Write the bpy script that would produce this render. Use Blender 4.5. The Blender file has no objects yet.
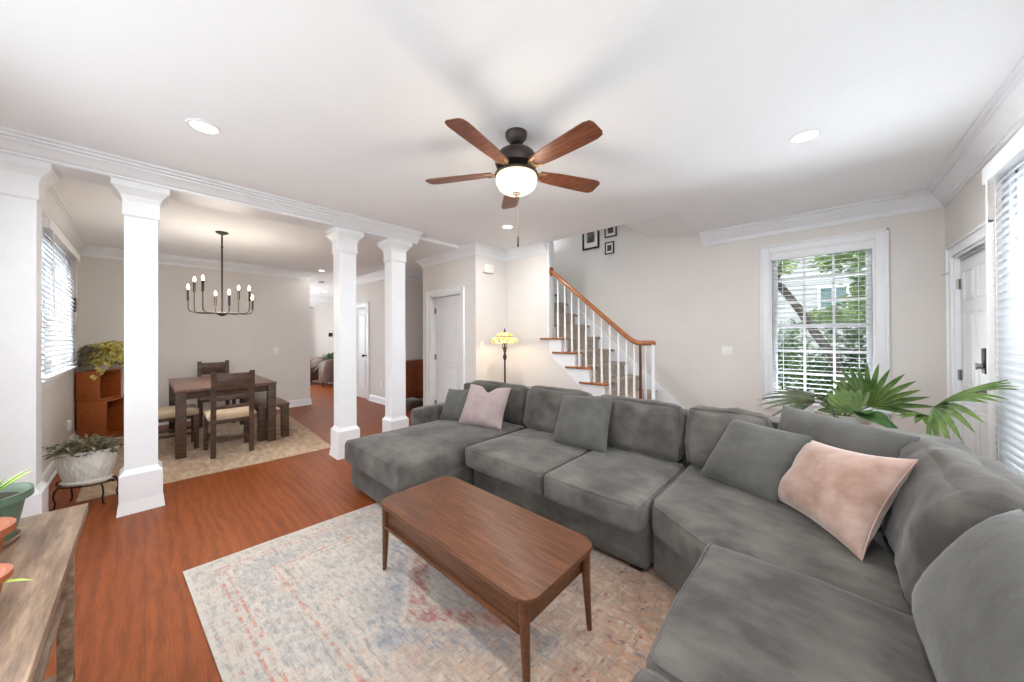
import bpy, bmesh, math, random
from mathutils import Vector, Matrix, noise
random.seed(7)
sc = bpy.context.scene
COL = sc.collection
PI = math.pi
def rad(d): return math.radians(d)

# ------------------------------------------------------------------ camera
cam_d = bpy.data.cameras.new('camera'); cam = bpy.data.objects.new('camera', cam_d); COL.objects.link(cam)
yaw, pitch, roll = .744, .0049, -.0053
_f = Vector((-math.sin(yaw), math.cos(yaw), 0)); _r = Vector((math.cos(yaw), math.sin(yaw), 0)); _u = Vector((0, 0, 1))
f2 = _f*math.cos(pitch)+_u*math.sin(pitch); u2 = -_f*math.sin(pitch)+_u*math.cos(pitch)
r3 = _r*math.cos(roll)+u2*math.sin(roll); u3 = -_r*math.sin(roll)+u2*math.cos(roll)
m = Matrix.Identity(4)
for i in range(3):
    m[i][0] = r3[i]; m[i][1] = u3[i]; m[i][2] = -f2[i]
m[2][3] = 1.42
cam.matrix_world = m
cam_d.sensor_width = 36; cam_d.lens = 36*337.99/1024; cam_d.shift_y = -(341-333.58)/1024
cam_d.clip_start = .05; cam_d.clip_end = 200
sc.camera = cam

# ------------------------------------------------------------------ world, exposure, daylight, added fill lamps
sc.view_settings.view_transform = 'Standard'; sc.view_settings.look = 'None'
sc.view_settings.exposure = 0.42; sc.view_settings.gamma = 1.0; sc.view_settings.use_curve_mapping = False
w = bpy.data.worlds.new('sky'); sc.world = w; w.use_nodes = True
bg = w.node_tree.nodes['Background']; bg.inputs[0].default_value = (.86, .93, 1, 1); bg.inputs[1].default_value = 2.0
def area(name, loc, direction, sx, sy, power, color=(1, 1, 1), spread=PI):
    d = bpy.data.lights.new(name, 'AREA'); d.shape = 'RECTANGLE'; d.size = sx; d.size_y = sy; d.energy = power; d.color = color; d.spread = spread
    o = bpy.data.objects.new(name, d); COL.objects.link(o); o.location = loc
    o.rotation_euler = Vector(direction).to_track_quat('-Z', 'Z').to_euler(); return o
DAY = (.90, .96, 1.0)
area('fill_left_opening', (-1.9, -1.15, 1.70), (.15, 1, -.28), 2.5, 1.5, 25, DAY)  # added fill lamp beyond an invented opening, out of view
area('fill_near_opening', (1.2, .45, 1.75), (-1, .15, -.5), 1.6, 1.7, 14, DAY)  # added fill behind the camera, through a made-up wall opening
area('daylight_blind_window', (2.3, 2.6, 2.9), (-1, 0, -.75), 2.4, 1.8, 420, DAY)
area('ceiling_fill_blind_window', (1.7, 2.6, .0), (-1, 0, 1.4), 2.2, .8, 330, DAY)  # added upward lamp to lift the ceiling, in place of ground bounce
area('daylight_dining_window', (-6.2, -2.1, 2.9), (0, 1, -.75), 2.3, 1.6, 800, DAY)
area('ceiling_fill_dining_window', (-6.0, -1.6, .1), (0, 1, 1.5), 2.2, .8, 900, DAY)  # extra lamp aimed up to brighten the dining ceiling
area('daylight_back_window', (0, 6.1, 3.3), (0, -1, -1.1), 1.6, 1.2, 60, DAY)
area('ceiling_fill_back_window', (0, 6.0, .0), (-.15, -1, .9), 1.8, 1.0, 900, DAY)  # added low lamp filling the ceiling by the window and stairs
area('daylight_far_room', (-11.2, 1.0, 1.7), (0, 1, 0), 1.6, 1.6, 110, DAY)
area('stairwell_fill', (-3.6, 4.6, 4.9), (0, 0, -1), 1.4, .8, 5, (1, .97, .93))  # added unseen lamp inside the closed stairwell, lights the stair wall

# ------------------------------------------------------------------ materials
def lin(c):
    c = c/255
    return c/12.92 if c <= .04045 else ((c+.055)/1.055)**2.4
def rgb(t): return (lin(t[0]), lin(t[1]), lin(t[2]), 1)
class NT:
    def __init__(s, name):
        s.m = bpy.data.materials.new(name); s.m.use_nodes = True; s.t = s.m.node_tree
        s.b = s.t.nodes['Principled BSDF']; s.out = s.t.nodes['Material Output']
    def n(s, typ, **k):
        x = s.t.nodes.new(typ)
        for a, v in k.items(): setattr(x, a, v)
        return x
    def l(s, a, b): s.t.links.new(a, b)
    def coord(s, kind='Object', scale=(1, 1, 1), rot=(0, 0, 0)):
        tc = s.n('ShaderNodeTexCoord'); mp = s.n('ShaderNodeMapping')
        mp.inputs['Scale'].default_value = scale; mp.inputs['Rotation'].default_value = rot
        s.l(tc.outputs[kind], mp.inputs[0]); return mp.outputs[0]
    def noise(s, vec, scale, detail=4, rough=.55):
        x = s.n('ShaderNodeTexNoise'); x.inputs['Scale'].default_value = scale; x.inputs['Detail'].default_value = detail
        x.inputs['Roughness'].default_value = rough; s.l(vec, x.inputs['Vector']); return x.outputs['Fac']
    def ramp(s, fac, stops):
        x = s.n('ShaderNodeValToRGB'); e = x.color_ramp.elements
        while len(e) < len(stops): e.new(.5)
        for i, (p, c) in enumerate(stops): e[i].position = p; e[i].color = c if len(c) == 4 else rgb(c)
        s.l(fac, x.inputs[0]); return x.outputs[0]
    def mix(s, fac, a, b, mode='MIX'):
        x = s.n('ShaderNodeMix', data_type='RGBA', blend_type=mode)
        for sock, v in ((x.inputs[0], fac), (x.inputs[6], a), (x.inputs[7], b)):
            if hasattr(v, 'links') or isinstance(v, bpy.types.NodeSocket): s.l(v, sock)
            else: sock.default_value = v
        return x.outputs[2]
    def math(s, op, a, b=0.0):
        x = s.n('ShaderNodeMath', operation=op)
        for sock, v in ((x.inputs[0], a), (x.inputs[1], b)):
            if isinstance(v, bpy.types.NodeSocket): s.l(v, sock)
            else: sock.default_value = v
        return x.outputs[0]
    def bump(s, h, strength=.2, dist=.01):
        x = s.n('ShaderNodeBump'); x.inputs['Strength'].default_value = strength; x.inputs['Distance'].default_value = dist
        s.l(h, x.inputs['Height']); s.l(x.outputs[0], s.b.inputs['Normal'])
    def set(s, rough=.5, metal=0, spec=.5, sheen=0, coat=0):
        s.b.inputs['Roughness'].default_value = rough; s.b.inputs['Metallic'].default_value = metal
        s.b.inputs['Specular IOR Level'].default_value = spec; s.b.inputs['Sheen Weight'].default_value = sheen
        s.b.inputs['Coat Weight'].default_value = coat; return s
def plain(name, c, rough=.5, metal=0, var=.05, scale=6, spec=.5, bump=0, coat=0):
    t = NT(name); t.set(rough, metal, spec, coat=coat)
    v = t.coord(); n = t.noise(v, scale)
    d = tuple(max(0, x*(1-var)) for x in c); u = tuple(min(255, x*(1+var)) for x in c)
    t.l(t.ramp(n, [(.3, d), (.7, u)]), t.b.inputs['Base Color'])
    if bump: t.bump(t.noise(v, scale*12), bump, .004)
    return t.m
def wood(name, dark, light, scale=(1, 14, 14), rough=.4, n=3.0, coat=0, rot=(0, 0, 0), knots=0):
    t = NT(name); t.set(rough, coat=coat)
    v = t.coord('Object', scale, rot); a = t.noise(v, n, 6, .6); b = t.noise(v, n*6, 3)
    f = t.math('ADD', t.math('MULTIPLY', a, .75), t.math('MULTIPLY', b, .25))
    col = t.ramp(f, [(.36, dark), (.5, tuple((x+y)/2 for x, y in zip(dark, light))), (.64, light)])
    if knots:
        k = t.noise(t.coord('Object', (3, 7, 3)), 1.6, 5, .65)
        col = t.mix(t.ramp(k, [(.56, (0, 0, 0, 1)), (.72, (.8, .8, .8, 1))]), col, rgb(knots))
    t.l(col, t.b.inputs['Base Color']); t.bump(b, .06, .003)
    return t.m
def emit(name, c, strength):
    t = NT(name); t.b.inputs['Base Color'].default_value = rgb(c)
    t.b.inputs['Emission Color'].default_value = rgb(c); t.b.inputs['Emission Strength'].default_value = strength
    return t.m
M_wall = plain('wall_paint', (223, 219, 215), .75, var=.01, scale=2, spec=.2)
M_ceil = plain('ceiling_paint', (247, 249, 251), .8, var=.006, scale=2, spec=.2)
M_trim = plain('white_trim', (234, 236, 239), .38, var=.01)
M_door = plain('white_door', (232, 233, 236), .4, var=.01)
M_switch = plain('white_plastic', (236, 235, 230), .4, var=.01)
M_black = plain('black_metal', (38, 34, 32), .4, .7, var=.1)
M_bronze = plain('dark_bronze', (66, 58, 54), .42, .6, var=.12)
M_nickel = plain('satin_nickel', (150, 148, 145), .3, .9, var=.05)
M_dark = plain('dark_gap', (30, 27, 25), .7)
M_handrail = wood('oak_handrail', (134, 76, 38), (176, 112, 62), (3, 10, 10), .3, coat=.3)
M_walnut = wood('walnut', (70, 40, 23), (114, 70, 42), (1.6, 26, 26), .42)
M_dwood = wood('dark_dining_wood', (54, 37, 27), (98, 70, 52), (3, 3, 12), .45)
M_dtop = wood('dining_table_top_wood', (84, 58, 46), (122, 90, 76), (2, 18, 10), .32)
M_cube = wood('orange_brown_cube', (156, 82, 34), (184, 104, 52), (6, 6, 14), .42)
M_cab = wood('red_brown_cabinet', (96, 44, 24), (146, 76, 42), (8, 8, 2), .4)
M_console = wood('weathered_console_wood', (92, 70, 54), (158, 132, 108), (1.2, 10, 10), .45, knots=(78, 68, 66))
M_blade = wood('fan_blade_walnut', (84, 44, 28), (134, 76, 48), (2, 20, 20), .4)
M_cream = plain('cream_seat_fabric', (196, 174, 146), .85, var=.05, scale=14, bump=.1)
M_terra = plain('terracotta', (142, 74, 38), .7, var=.08, scale=9)
M_gpot = plain('green_plastic', (82, 100, 82), .5, var=.04)
M_soil = plain('soil', (48, 38, 32), .95, var=.3, scale=40, bump=.6)
M_white_cer = plain('white_ceramic', (224, 222, 214), .35, var=.03)
M_leather = plain('mauve_leather', (92, 68, 60), .5, var=.08)
M_curtain = plain('white_curtain', (236, 234, 228), .9, var=.02)

def floor_mat():
    t = NT('orange_oak_floor'); t.set(.42, spec=.22)
    tc = t.n('ShaderNodeTexCoord')
    br = t.n('ShaderNodeTexBrick'); br.offset = .37; br.inputs['Scale'].default_value = 1
    br.inputs['Brick Width'].default_value = 1.15; br.inputs['Row Height'].default_value = .092
    br.inputs['Mortar Size'].default_value = .0012; br.inputs['Mortar Smooth'].default_value = .6
    br.inputs['Color1'].default_value = rgb((141, 75, 36)); br.inputs['Color2'].default_value = rgb((135, 70, 33)); br.inputs['Mortar'].default_value = rgb((118, 60, 28))
    t.l(tc.outputs['Object'], br.inputs['Vector'])
    v = t.coord('Object', (1.4, 22, 1)); g = t.noise(v, 2.0, 7, .66)
    g2 = t.noise(t.coord('Object', (.9, 5, 1)), 1.6, 4, .6)
    wv = t.n('ShaderNodeTexWave', wave_type='BANDS', bands_direction='Y'); wv.inputs['Scale'].default_value = 2.1
    wv.inputs['Distortion'].default_value = 11; wv.inputs['Detail'].default_value = 4; wv.inputs['Detail Scale'].default_value = 1.1; wv.inputs['Detail Roughness'].default_value = .65
    t.l(t.coord('Object', (.5, 2.4, 1)), wv.inputs['Vector'])
    fine = t.noise(t.coord('Object', (3, 70, 1)), 3, 4, .6)
    gg = t.math('ADD', t.math('ADD', t.math('MULTIPLY', g, .36), t.math('MULTIPLY', g2, .26)), t.math('ADD', t.math('MULTIPLY', wv.outputs['Fac'], .09), t.math('MULTIPLY', fine, .29)))
    sh = t.ramp(gg, [(.42, (.74, .69, .64, 1)), (.58, (1.15, 1.14, 1.13, 1))])
    c = t.mix(1.0, br.outputs['Color'], sh, 'MULTIPLY')
    t.l(c, t.b.inputs['Base Color'])
    t.l(t.ramp(g, [(.3, (.36, .36, .36, 1)), (.7, (.48, .48, .48, 1))]), t.b.inputs['Roughness'])
    t.bump(br.outputs['Fac'], .15, .002)
    return t.m
M_floor = floor_mat()

def velvet(name, dark, light, sc1=3.4, sheen=.25, streak=1.0):
    t = NT(name); t.set(.9, spec=.15, sheen=sheen); t.b.inputs['Sheen Roughness'].default_value = .4
    v = t.coord('Object', (1, 1, 1)); a = t.noise(v, sc1, 3, .5)
    b = t.noise(t.coord('Object', (3, 6, 4), (.3, .2, .5)), 2.6, 6, .6); c = t.noise(v, 260, 2)
    f = t.math('ADD', t.math('ADD', t.math('MULTIPLY', a, .55), t.math('MULTIPLY', b, .35*streak)), t.math('MULTIPLY', c, .12))
    t.l(t.ramp(f, [(.38, dark), (.64, light)]), t.b.inputs['Base Color'])
    wr = t.noise(t.coord('Object', (1, 1.6, 1.2), (.4, .1, .8)), 7, 3, .5)
    t.bump(t.math('ADD', t.math('ADD', c, t.math('MULTIPLY', b, 1.5)), t.math('MULTIPLY', wr, 4.0)), .22, .006)
    return t.m
M_sofa = velvet('grey_velour', (70, 67, 64), (112, 108, 103), 3.4, .2, .8)
M_gpil = velvet('grey_pillow_velour', (78, 77, 75), (100, 99, 96), 4)
M_pink = velvet('dusty_pink_fabric', (152, 136, 135), (172, 155, 154), 6)
M_pinkv = velvet('blush_velvet', (146, 114, 98), (188, 162, 152), 6, .7)

def rug_mat(name, main):
    t = NT(name); t.set(.95, spec=.1)
    tc = t.n('ShaderNodeTexCoord'); uv = tc.outputs['UV']           # metres on the rug
    sp = t.n('ShaderNodeSeparateXYZ'); t.l(uv, sp.inputs[0])
    def nz(scale, sc=(1, 1, 1), det=5, ro=.65):
        mp = t.n('ShaderNodeMapping'); mp.inputs['Scale'].default_value = sc; t.l(uv, mp.inputs[0]); return t.noise(mp.outputs[0], scale, det, ro)
    if not main:
        n1 = nz(7, (1, 2.4, 1)); n2 = nz(40, (1, 3, 1))
        c = t.ramp(n1, [(.35, (166, 140, 116)), (.5, (186, 162, 138)), (.66, (204, 184, 162))])
        c = t.mix(t.math('MULTIPLY', n2, .35), c, rgb((150, 122, 102))); 
        t.l(c, t.b.inputs['Base Color']); t.bump(n2, .3, .004); return t.m
    L, W = main
    x, y = sp.outputs[0], sp.outputs[1]
    ex = t.math('SUBTRACT', L/2, t.math('ABSOLUTE', t.math('SUBTRACT', x, L/2)))
    ey = t.math('SUBTRACT', W/2, t.math('ABSOLUTE', t.math('SUBTRACT', y, W/2)))
    e = t.math('MINIMUM', ex, ey)                                     # distance to the nearest edge
    base = t.ramp(nz(4, det=7), [(.35, (176, 171, 165)), (.52, (196, 188, 178)), (.68, (188, 173, 158))])
    drift = t.math('MULTIPLY', t.math('SUBTRACT', t.math('ADD', x, t.math('MULTIPLY', nz(1.4), 1.1)), 1.75), .9)
    drift = t.math('MINIMUM', t.math('MAXIMUM', drift, 0.0), .72)
    base = t.mix(drift, base, rgb((182, 138, 106)))
    vo2 = t.n('ShaderNodeTexVoronoi', distance='CHEBYCHEV'); vo2.inputs['Scale'].default_value = 9; vo2.inputs['Randomness'].default_value = .75
    wob = t.n('ShaderNodeMix', data_type='VECTOR'); wob.inputs[0].default_value = .035
    nzc = t.n('ShaderNodeTexNoise'); nzc.inputs['Scale'].default_value = 14; nzc.inputs['Detail'].default_value = 4; t.l(uv, nzc.inputs['Vector'])
    t.l(uv, wob.inputs[4]); t.l(nzc.outputs['Color'], wob.inputs[5]); t.l(wob.outputs[1], vo2.inputs['Vector'])
    wear = t.ramp(nz(3.1, det=9, ro=.75), [(.44, (0, 0, 0, 1)), (.62, (1, 1, 1, 1))])
    wear2 = t.ramp(nz(15, (1, 1.7, 1), 6, .7), [(.45, (0, 0, 0, 1)), (.60, (1, 1, 1, 1))])
    scratch = t.ramp(nz(13, (1, 3.6, 1), 7, .78), [(.50, (0, 0, 0, 1)), (.585, (1, 1, 1, 1))])
    scr2 = t.ramp(nz(13, (3.6, 1, 1), 7, .78), [(.52, (0, 0, 0, 1)), (.60, (1, 1, 1, 1))])
    scr3 = t.ramp(nz(17, (1, 3, 1), 7, .8), [(.55, (0, 0, 0, 1)), (.61, (1, 1, 1, 1))])
    small = t.ramp(vo2.outputs['Distance'], [(.30, (0, 0, 0, 1)), (.38, (1, 1, 1, 1)), (.50, (0, 0, 0, 1))])
    mot = scr2
    blue = rgb((122, 130, 136)); rust = rgb((182, 110, 84))
    c = t.mix(t.math('MULTIPLY', scratch, .55), base, blue)
    c = t.mix(t.math('MULTIPLY', t.math('MULTIPLY', scr2, wear), .62), c, rgb((122, 130, 138)))
    c = t.mix(t.math('MULTIPLY', t.math('MULTIPLY', scr3, t.math('SUBTRACT', 1.0, wear)), .72), c, rust)
    c = t.mix(t.math('MULTIPLY', t.math('MULTIPLY', small, wear2), .22), c, rgb((170, 112, 92)))
    c = t.mix(t.math('MULTIPLY', wear2, .22), c, rgb((226, 221, 213)))
    tanf = t.math('MULTIPLY', drift, 1.3)
    c = t.mix(t.math('MULTIPLY', t.math('MULTIPLY', t.math('MAXIMUM', small, mot), wear2), tanf), c, rgb((92, 94, 100)))
    c = t.mix(t.math('MULTIPLY', t.math('MULTIPLY', scr2, wear2), t.math('MULTIPLY', drift, 1.1)), c, rgb((172, 86, 56)))
    c = t.mix(t.math('MULTIPLY', t.math('MULTIPLY', scratch, wear2), t.math('MULTIPLY', drift, .8)), c, rgb((222, 200, 172)))
    # medallion: rust and blue lozenge rings round the centre
    dx = t.math('ABSOLUTE', t.math('SUBTRACT', x, L*.44)); dy = t.math('ABSOLUTE', t.math('SUBTRACT', y, W*.42))
    dm = t.math('ADD', t.math('MULTIPLY', dx, .9), t.math('MULTIPLY', dy, 1.2))
    dm = t.math('ADD', dm, t.math('MULTIPLY', t.math('SUBTRACT', nz(8), .5), .14))
    ring = t.ramp(dm, [(.22, (0, 0, 0, 1)), (.27, (1, 1, 1, 1)), (.36, (1, 1, 1, 1)), (.41, (0, 0, 0, 1))])
    c = t.mix(t.math('MULTIPLY', t.math('MULTIPLY', ring, t.math('MAXIMUM', wear2, scratch)), .8), c, rgb((164, 92, 84)))
    ring2 = t.ramp(dm, [(.42, (0, 0, 0, 1)), (.46, (1, 1, 1, 1)), (.56, (1, 1, 1, 1)), (.66, (0, 0, 0, 1))])
    c = t.mix(t.math('MULTIPLY', t.math('MULTIPLY', ring2, t.math('MAXIMUM', scratch, wear)), .6), c, rgb((116, 128, 146)))
    for d0, wd, colr, a in ((.13, .007, (190, 112, 86), .65), (.165, .007, (190, 112, 86), .6), (.36, .008, (190, 114, 90), .6), (.40, .008, (124, 134, 142), .55), (.26, .07, (130, 142, 150), .34)):
        band = t.math('LESS_THAN', t.math('ABSOLUTE', t.math('SUBTRACT', e, d0)), wd)
        brk = t.ramp(nz(26), [(.44, (0, 0, 0, 1)), (.58, (1, 1, 1, 1))])
        c = t.mix(t.math('MULTIPLY', t.math('MULTIPLY', band, brk), a), c, rgb(colr))
    c = t.mix(t.math('MULTIPLY', t.math('LESS_THAN', e, .02), .35), c, rgb((206, 202, 195)))
    fine = nz(120, (1, 2, 1), 2)
    c = t.mix(1.0, c, t.ramp(fine, [(.3, (.88, .88, .88, 1)), (.7, (1.06, 1.06, 1.06, 1))]), 'MULTIPLY')
    t.l(c, t.b.inputs['Base Color']); t.bump(fine, .35, .004)
    return t.m

def leaf_mat(name, a, b, scale=9, trans=.25):
    t = NT(name); t.set(.45); v = t.coord(); n = t.noise(v, scale)
    c = t.ramp(n, [(.32, a), (.68, b)]); t.l(c, t.b.inputs['Base Color'])
    tr = t.n('ShaderNodeBsdfTranslucent'); t.l(c, tr.inputs[0]); mx = t.n('ShaderNodeMixShader'); mx.inputs[0].default_value = trans
    t.l(t.b.outputs[0], mx.inputs[1]); t.l(tr.outputs[0], mx.inputs[2]); t.l(mx.outputs[0], t.out.inputs[0]); return t.m
M_palm = leaf_mat('palm_leaf', (52, 84, 36), (116, 142, 72), 7)
M_palmd = leaf_mat('grey_green_palm_leaf', (70, 84, 62), (112, 122, 92), 7)
M_broad = leaf_mat('broad_leaf', (40, 82, 38), (88, 126, 70), 6)
M_lime = leaf_mat('lime_leaf', (140, 176, 60), (196, 214, 110), 9)
M_pothos = leaf_mat('yellow_green_leaf', (208, 198, 96), (246, 240, 170), 12, .4)
M_pothosd = leaf_mat('grey_dry_leaf', (128, 120, 110), (164, 156, 142), 12)
M_succ = leaf_mat('olive_purple_leaf', (104, 98, 78), (164, 160, 130), 22)
M_tree = leaf_mat('tree_leaf', (70, 104, 52), (144, 168, 104), .9, .4)
M_treed = leaf_mat('tree_leaf_dark', (44, 80, 44), (104, 136, 84), .9, .4)
M_bark = plain('bark', (42, 36, 31), .9, var=.25, scale=8, bump=.5)
M_stem = plain('plant_stem', (104, 110, 62), .6)
M_pave = plain('grey_paving', (150, 150, 150), .9, var=.08, scale=1.5)
M_lawn = plain('lawn', (96, 110, 66), .9, var=.3, scale=1.2)

def glass_mat():
    t = NT('window_glass'); tr = t.n('ShaderNodeBsdfTransparent'); gl = t.n('ShaderNodeBsdfGlossy'); gl.inputs['Roughness'].default_value = .02
    fr = t.n('ShaderNodeFresnel'); fr.inputs[0].default_value = 1.35; mx = t.n('ShaderNodeMixShader')
    t.l(fr.outputs[0], mx.inputs[0]); t.l(tr.outputs[0], mx.inputs[1]); t.l(gl.outputs[0], mx.inputs[2]); t.l(mx.outputs[0], t.out.inputs[0]); return t.m
M_glass = glass_mat()
def slat_mat():
    t = NT('white_blind_slat'); t.set(.5); t.b.inputs['Base Color'].default_value = rgb((242, 243, 245))
    n = t.noise(t.coord(), 3); t.l(t.ramp(n, [(.3, (238, 240, 243)), (.7, (244, 245, 247))]), t.b.inputs['Base Color'])
    tr = t.n('ShaderNodeBsdfTranslucent'); tr.inputs[0].default_value = rgb((240, 243, 247)); mx = t.n('ShaderNodeMixShader'); mx.inputs[0].default_value = .3
    t.l(t.b.outputs[0], mx.inputs[1]); t.l(tr.outputs[0], mx.inputs[2]); t.l(mx.outputs[0], t.out.inputs[0]); return t.m
M_slat = slat_mat()
M_bowl = emit('lit_frosted_glass', (255, 232, 200), .62)
M_bulb = emit('lit_bulb', (255, 232, 200), 9)
M_lens = emit('lit_downlight', (255, 250, 242), 3.2)
def tiff_mat():
    t = NT('amber_stained_glass'); t.set(.3)
    vo = t.n('ShaderNodeTexVoronoi'); vo.inputs['Scale'].default_value = 26; t.l(t.coord(), vo.inputs['Vector'])
    ed = t.n('ShaderNodeTexVoronoi', feature='DISTANCE_TO_EDGE'); ed.inputs['Scale'].default_value = 26; t.l(t.coord(), ed.inputs['Vector'])
    sp = t.n('ShaderNodeSeparateColor'); t.l(vo.outputs['Color'], sp.inputs[0])
    c = t.ramp(sp.outputs[0], [(.0, (222, 164, 60)), (.45, (240, 206, 120)), (.8, (246, 232, 180)), (1, (208, 140, 60))])
    c = t.mix(t.math('LESS_THAN', ed.outputs[0], .035), c, rgb((80, 60, 36)))
    t.l(c, t.b.inputs['Base Color']); t.l(c, t.b.inputs['Emission Color']); t.b.inputs['Emission Strength'].default_value = .75
    return t.m
M_tiff = tiff_mat()
def siding_mat():
    t = NT('white_siding'); t.set(.7); t.b.inputs['Base Color'].default_value = rgb((226, 228, 226))
    n = t.noise(t.coord(), 1.5); t.l(t.ramp(n, [(.3, (186, 188, 187)), (.7, (204, 206, 205))]), t.b.inputs['Base Color']); return t.m
M_siding = siding_mat()
M_teal = plain('teal_window_glass', (84, 116, 118), .2, var=.15)

# ------------------------------------------------------------------ mesh helpers
class MB:
    def __init__(s): s.bm = bmesh.new(); s.uv = None
    def _tf(s, vs, M):
        if M is not None:
            for v in vs: v.co = M @ v.co
    def box(s, x0, x1, y0, y1, z0, z1, bevel=0, M=None, seg=2):
        r = bmesh.ops.create_cube(s.bm, size=1); vs = r['verts']
        for v in vs: v.co = Vector(((x0+x1)/2+v.co.x*(x1-x0), (y0+y1)/2+v.co.y*(y1-y0), (z0+z1)/2+v.co.z*(z1-z0)))
        if bevel:
            es = list({e for v in vs for e in v.link_edges})
            r = bmesh.ops.bevel(s.bm, geom=es, offset=bevel, segments=seg, affect='EDGES', profile=.5)
            vs = list({v for f in r['faces'] for v in f.verts} | {v for v in vs if v.is_valid})
        s._tf(vs, M); return s
    def prism(s, pts, z0, z1, M=None, bevel=0, seg=2):
        lo = [s.bm.verts.new((p[0], p[1], z0)) for p in pts]; hi = [s.bm.verts.new((p[0], p[1], z1)) for p in pts]
        n = len(pts); fs = [s.bm.faces.new(lo[::-1]), s.bm.faces.new(hi)]
        for i in range(n): fs.append(s.bm.faces.new((lo[i], lo[(i+1) % n], hi[(i+1) % n], hi[i])))
        vs = lo+hi
        if bevel:
            es = list({e for f in fs for e in f.edges})
            r = bmesh.ops.bevel(s.bm, geom=es, offset=bevel, segments=seg, affect='EDGES', profile=.5)
            vs = list({v for f in r['faces'] for v in f.verts} | {v for v in vs if v.is_valid})
        s._tf(vs, M); return s
    def lathe(s, prof, M=None, n=28, sx=1, sy=1, cap=True):
        rings = []
        for r, z in prof: rings.append([s.bm.verts.new((r*sx*math.cos(2*PI*i/n), r*sy*math.sin(2*PI*i/n), z)) for i in range(n)])
        for a, b in zip(rings, rings[1:]):
            for i in range(n): s.bm.faces.new((a[i], a[(i+1) % n], b[(i+1) % n], b[i]))
        if cap:
            s.bm.faces.new(rings[0][::-1]); s.bm.faces.new(rings[-1])
        s._tf([v for r in rings for v in r], M); return s
    def cyl(s, p0, p1, r0, r1=None, n=14): return s.tube([p0, p1], [r0, r0 if r1 is None else r1], n)
    def tube(s, pts, rad_, n=10, closed=False):
        pts = [Vector(p) for p in pts]; k = len(pts)
        rs = rad_ if isinstance(rad_, (list, tuple)) else [rad_]*k
        rings = []; prev = None
        for i, p in enumerate(pts):
            if closed: t = (pts[(i+1) % k]-pts[i-1]).normalized()
            else: t = (pts[min(i+1, k-1)]-pts[max(i-1, 0)]).normalized()
            if prev is None:
                a = Vector((0, 0, 1)) if abs(t.z) < .9 else Vector((1, 0, 0)); nrm = (a-t*a.dot(t)).normalized()
            else: nrm = (prev-t*prev.dot(t)).normalized()
            prev = nrm; b = t.cross(nrm)
            rings.append([s.bm.verts.new(p+(nrm*math.cos(2*PI*j/n)+b*math.sin(2*PI*j/n))*rs[i]) for j in range(n)])
        pairs = list(zip(rings, rings[1:]))+([(rings[-1], rings[0])] if closed else [])
        for a, b in pairs:
            for j in range(n): s.bm.faces.new((a[j], a[(j+1) % n], b[(j+1) % n], b[j]))
        if not closed: s.bm.faces.new(rings[0][::-1]); s.bm.faces.new(rings[-1])
        return s
    def sphere(s, c, r, sx=1, sy=1, sz=1, u=16, v=10):
        rr = bmesh.ops.create_uvsphere(s.bm, u_segments=u, v_segments=v, radius=r)
        for x in rr['verts']: x.co = Vector((c[0]+x.co.x*sx, c[1]+x.co.y*sy, c[2]+x.co.z*sz))
        return s
    def quad(s, pts):
        s.bm.faces.new([s.bm.verts.new(p) for p in pts]); return s
    def grid(s, fn, nu, nv):
        g = [[s.bm.verts.new(fn(i/nu, j/nv)) for j in range(nv+1)] for i in range(nu+1)]
        for i in range(nu):
            for j in range(nv): s.bm.faces.new((g[i][j], g[i+1][j], g[i+1][j+1], g[i][j+1]))
        return s
    def leaf(s, base, d, up, length, width, droop=.2, fold=.15, n=5, tip=1.0):
        d = Vector(d).normalized(); up = Vector(up); up = (up-d*up.dot(d)).normalized(); side = d.cross(up); base = Vector(base)
        rows = []
        for i in range(n+1):
            t = i/n; c = base+d*length*t - Vector((0, 0, 1))*droop*length*t*t
            wv = width*.5*math.sin(PI*min(1, (t*.94+.05)))**.8 if i < n else width*.02
            rows.append([s.bm.verts.new(c-side*wv+up*fold*wv), s.bm.verts.new(c), s.bm.verts.new(c+side*wv+up*fold*wv)])
        for a, b in zip(rows, rows[1:]):
            s.bm.faces.new((a[0], a[1], b[1], b[0])); s.bm.faces.new((a[1], a[2], b[2], b[1]))
        return s
    def sweep(s, path, prof, closed=False):
        """sweep a (offset, z) profile along an xy path whose room side is on the right hand"""
        P = [Vector((p[0], p[1])) for p in path]; k = len(P); cols = []
        for i in range(k):
            def nr(a, b): d = (b-a).normalized(); return Vector((d.y, -d.x))
            if i == 0 and not closed: o = nr(P[0], P[1])
            elif i == k-1 and not closed: o = nr(P[-2], P[-1])
            else:
                a = nr(P[i-1], P[i]); b = nr(P[i], P[(i+1) % k]); o = (a+b)/(1+a.dot(b))
            cols.append([s.bm.verts.new((P[i].x+o.x*d, P[i].y+o.y*d, z)) for d, z in prof])
        n = len(prof)
        for a, b in list(zip(cols, cols[1:]))+([(cols[-1], cols[0])] if closed else []):
            for j in range(n): s.bm.faces.new((a[j], a[(j+1) % n], b[(j+1) % n], b[j]))
        if not closed: s.bm.faces.new(cols[0]); s.bm.faces.new(cols[-1][::-1])
        return s
    def build(s, name, mat, parent=None, smooth=35, recalc=True):
        if recalc: bmesh.ops.recalc_face_normals(s.bm, faces=s.bm.faces)
        me = bpy.data.meshes.new(name)
        if parent is not None and not parent.get('_local'):
            s.bm.transform(world_of(parent).inverted())
        s.bm.to_mesh(me); s.bm.free()
        me.shade_smooth()
        if smooth is not None: me.set_sharp_from_angle(angle=rad(smooth))
        me.materials.append(mat)
        o = bpy.data.objects.new(name, me); COL.objects.link(o)
        if parent is not None: o.parent = parent
        return o
def world_of(o):
    m_ = o.matrix_basis.copy()
    while o.parent: o = o.parent; m_ = o.matrix_basis @ m_
    return m_
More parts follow.
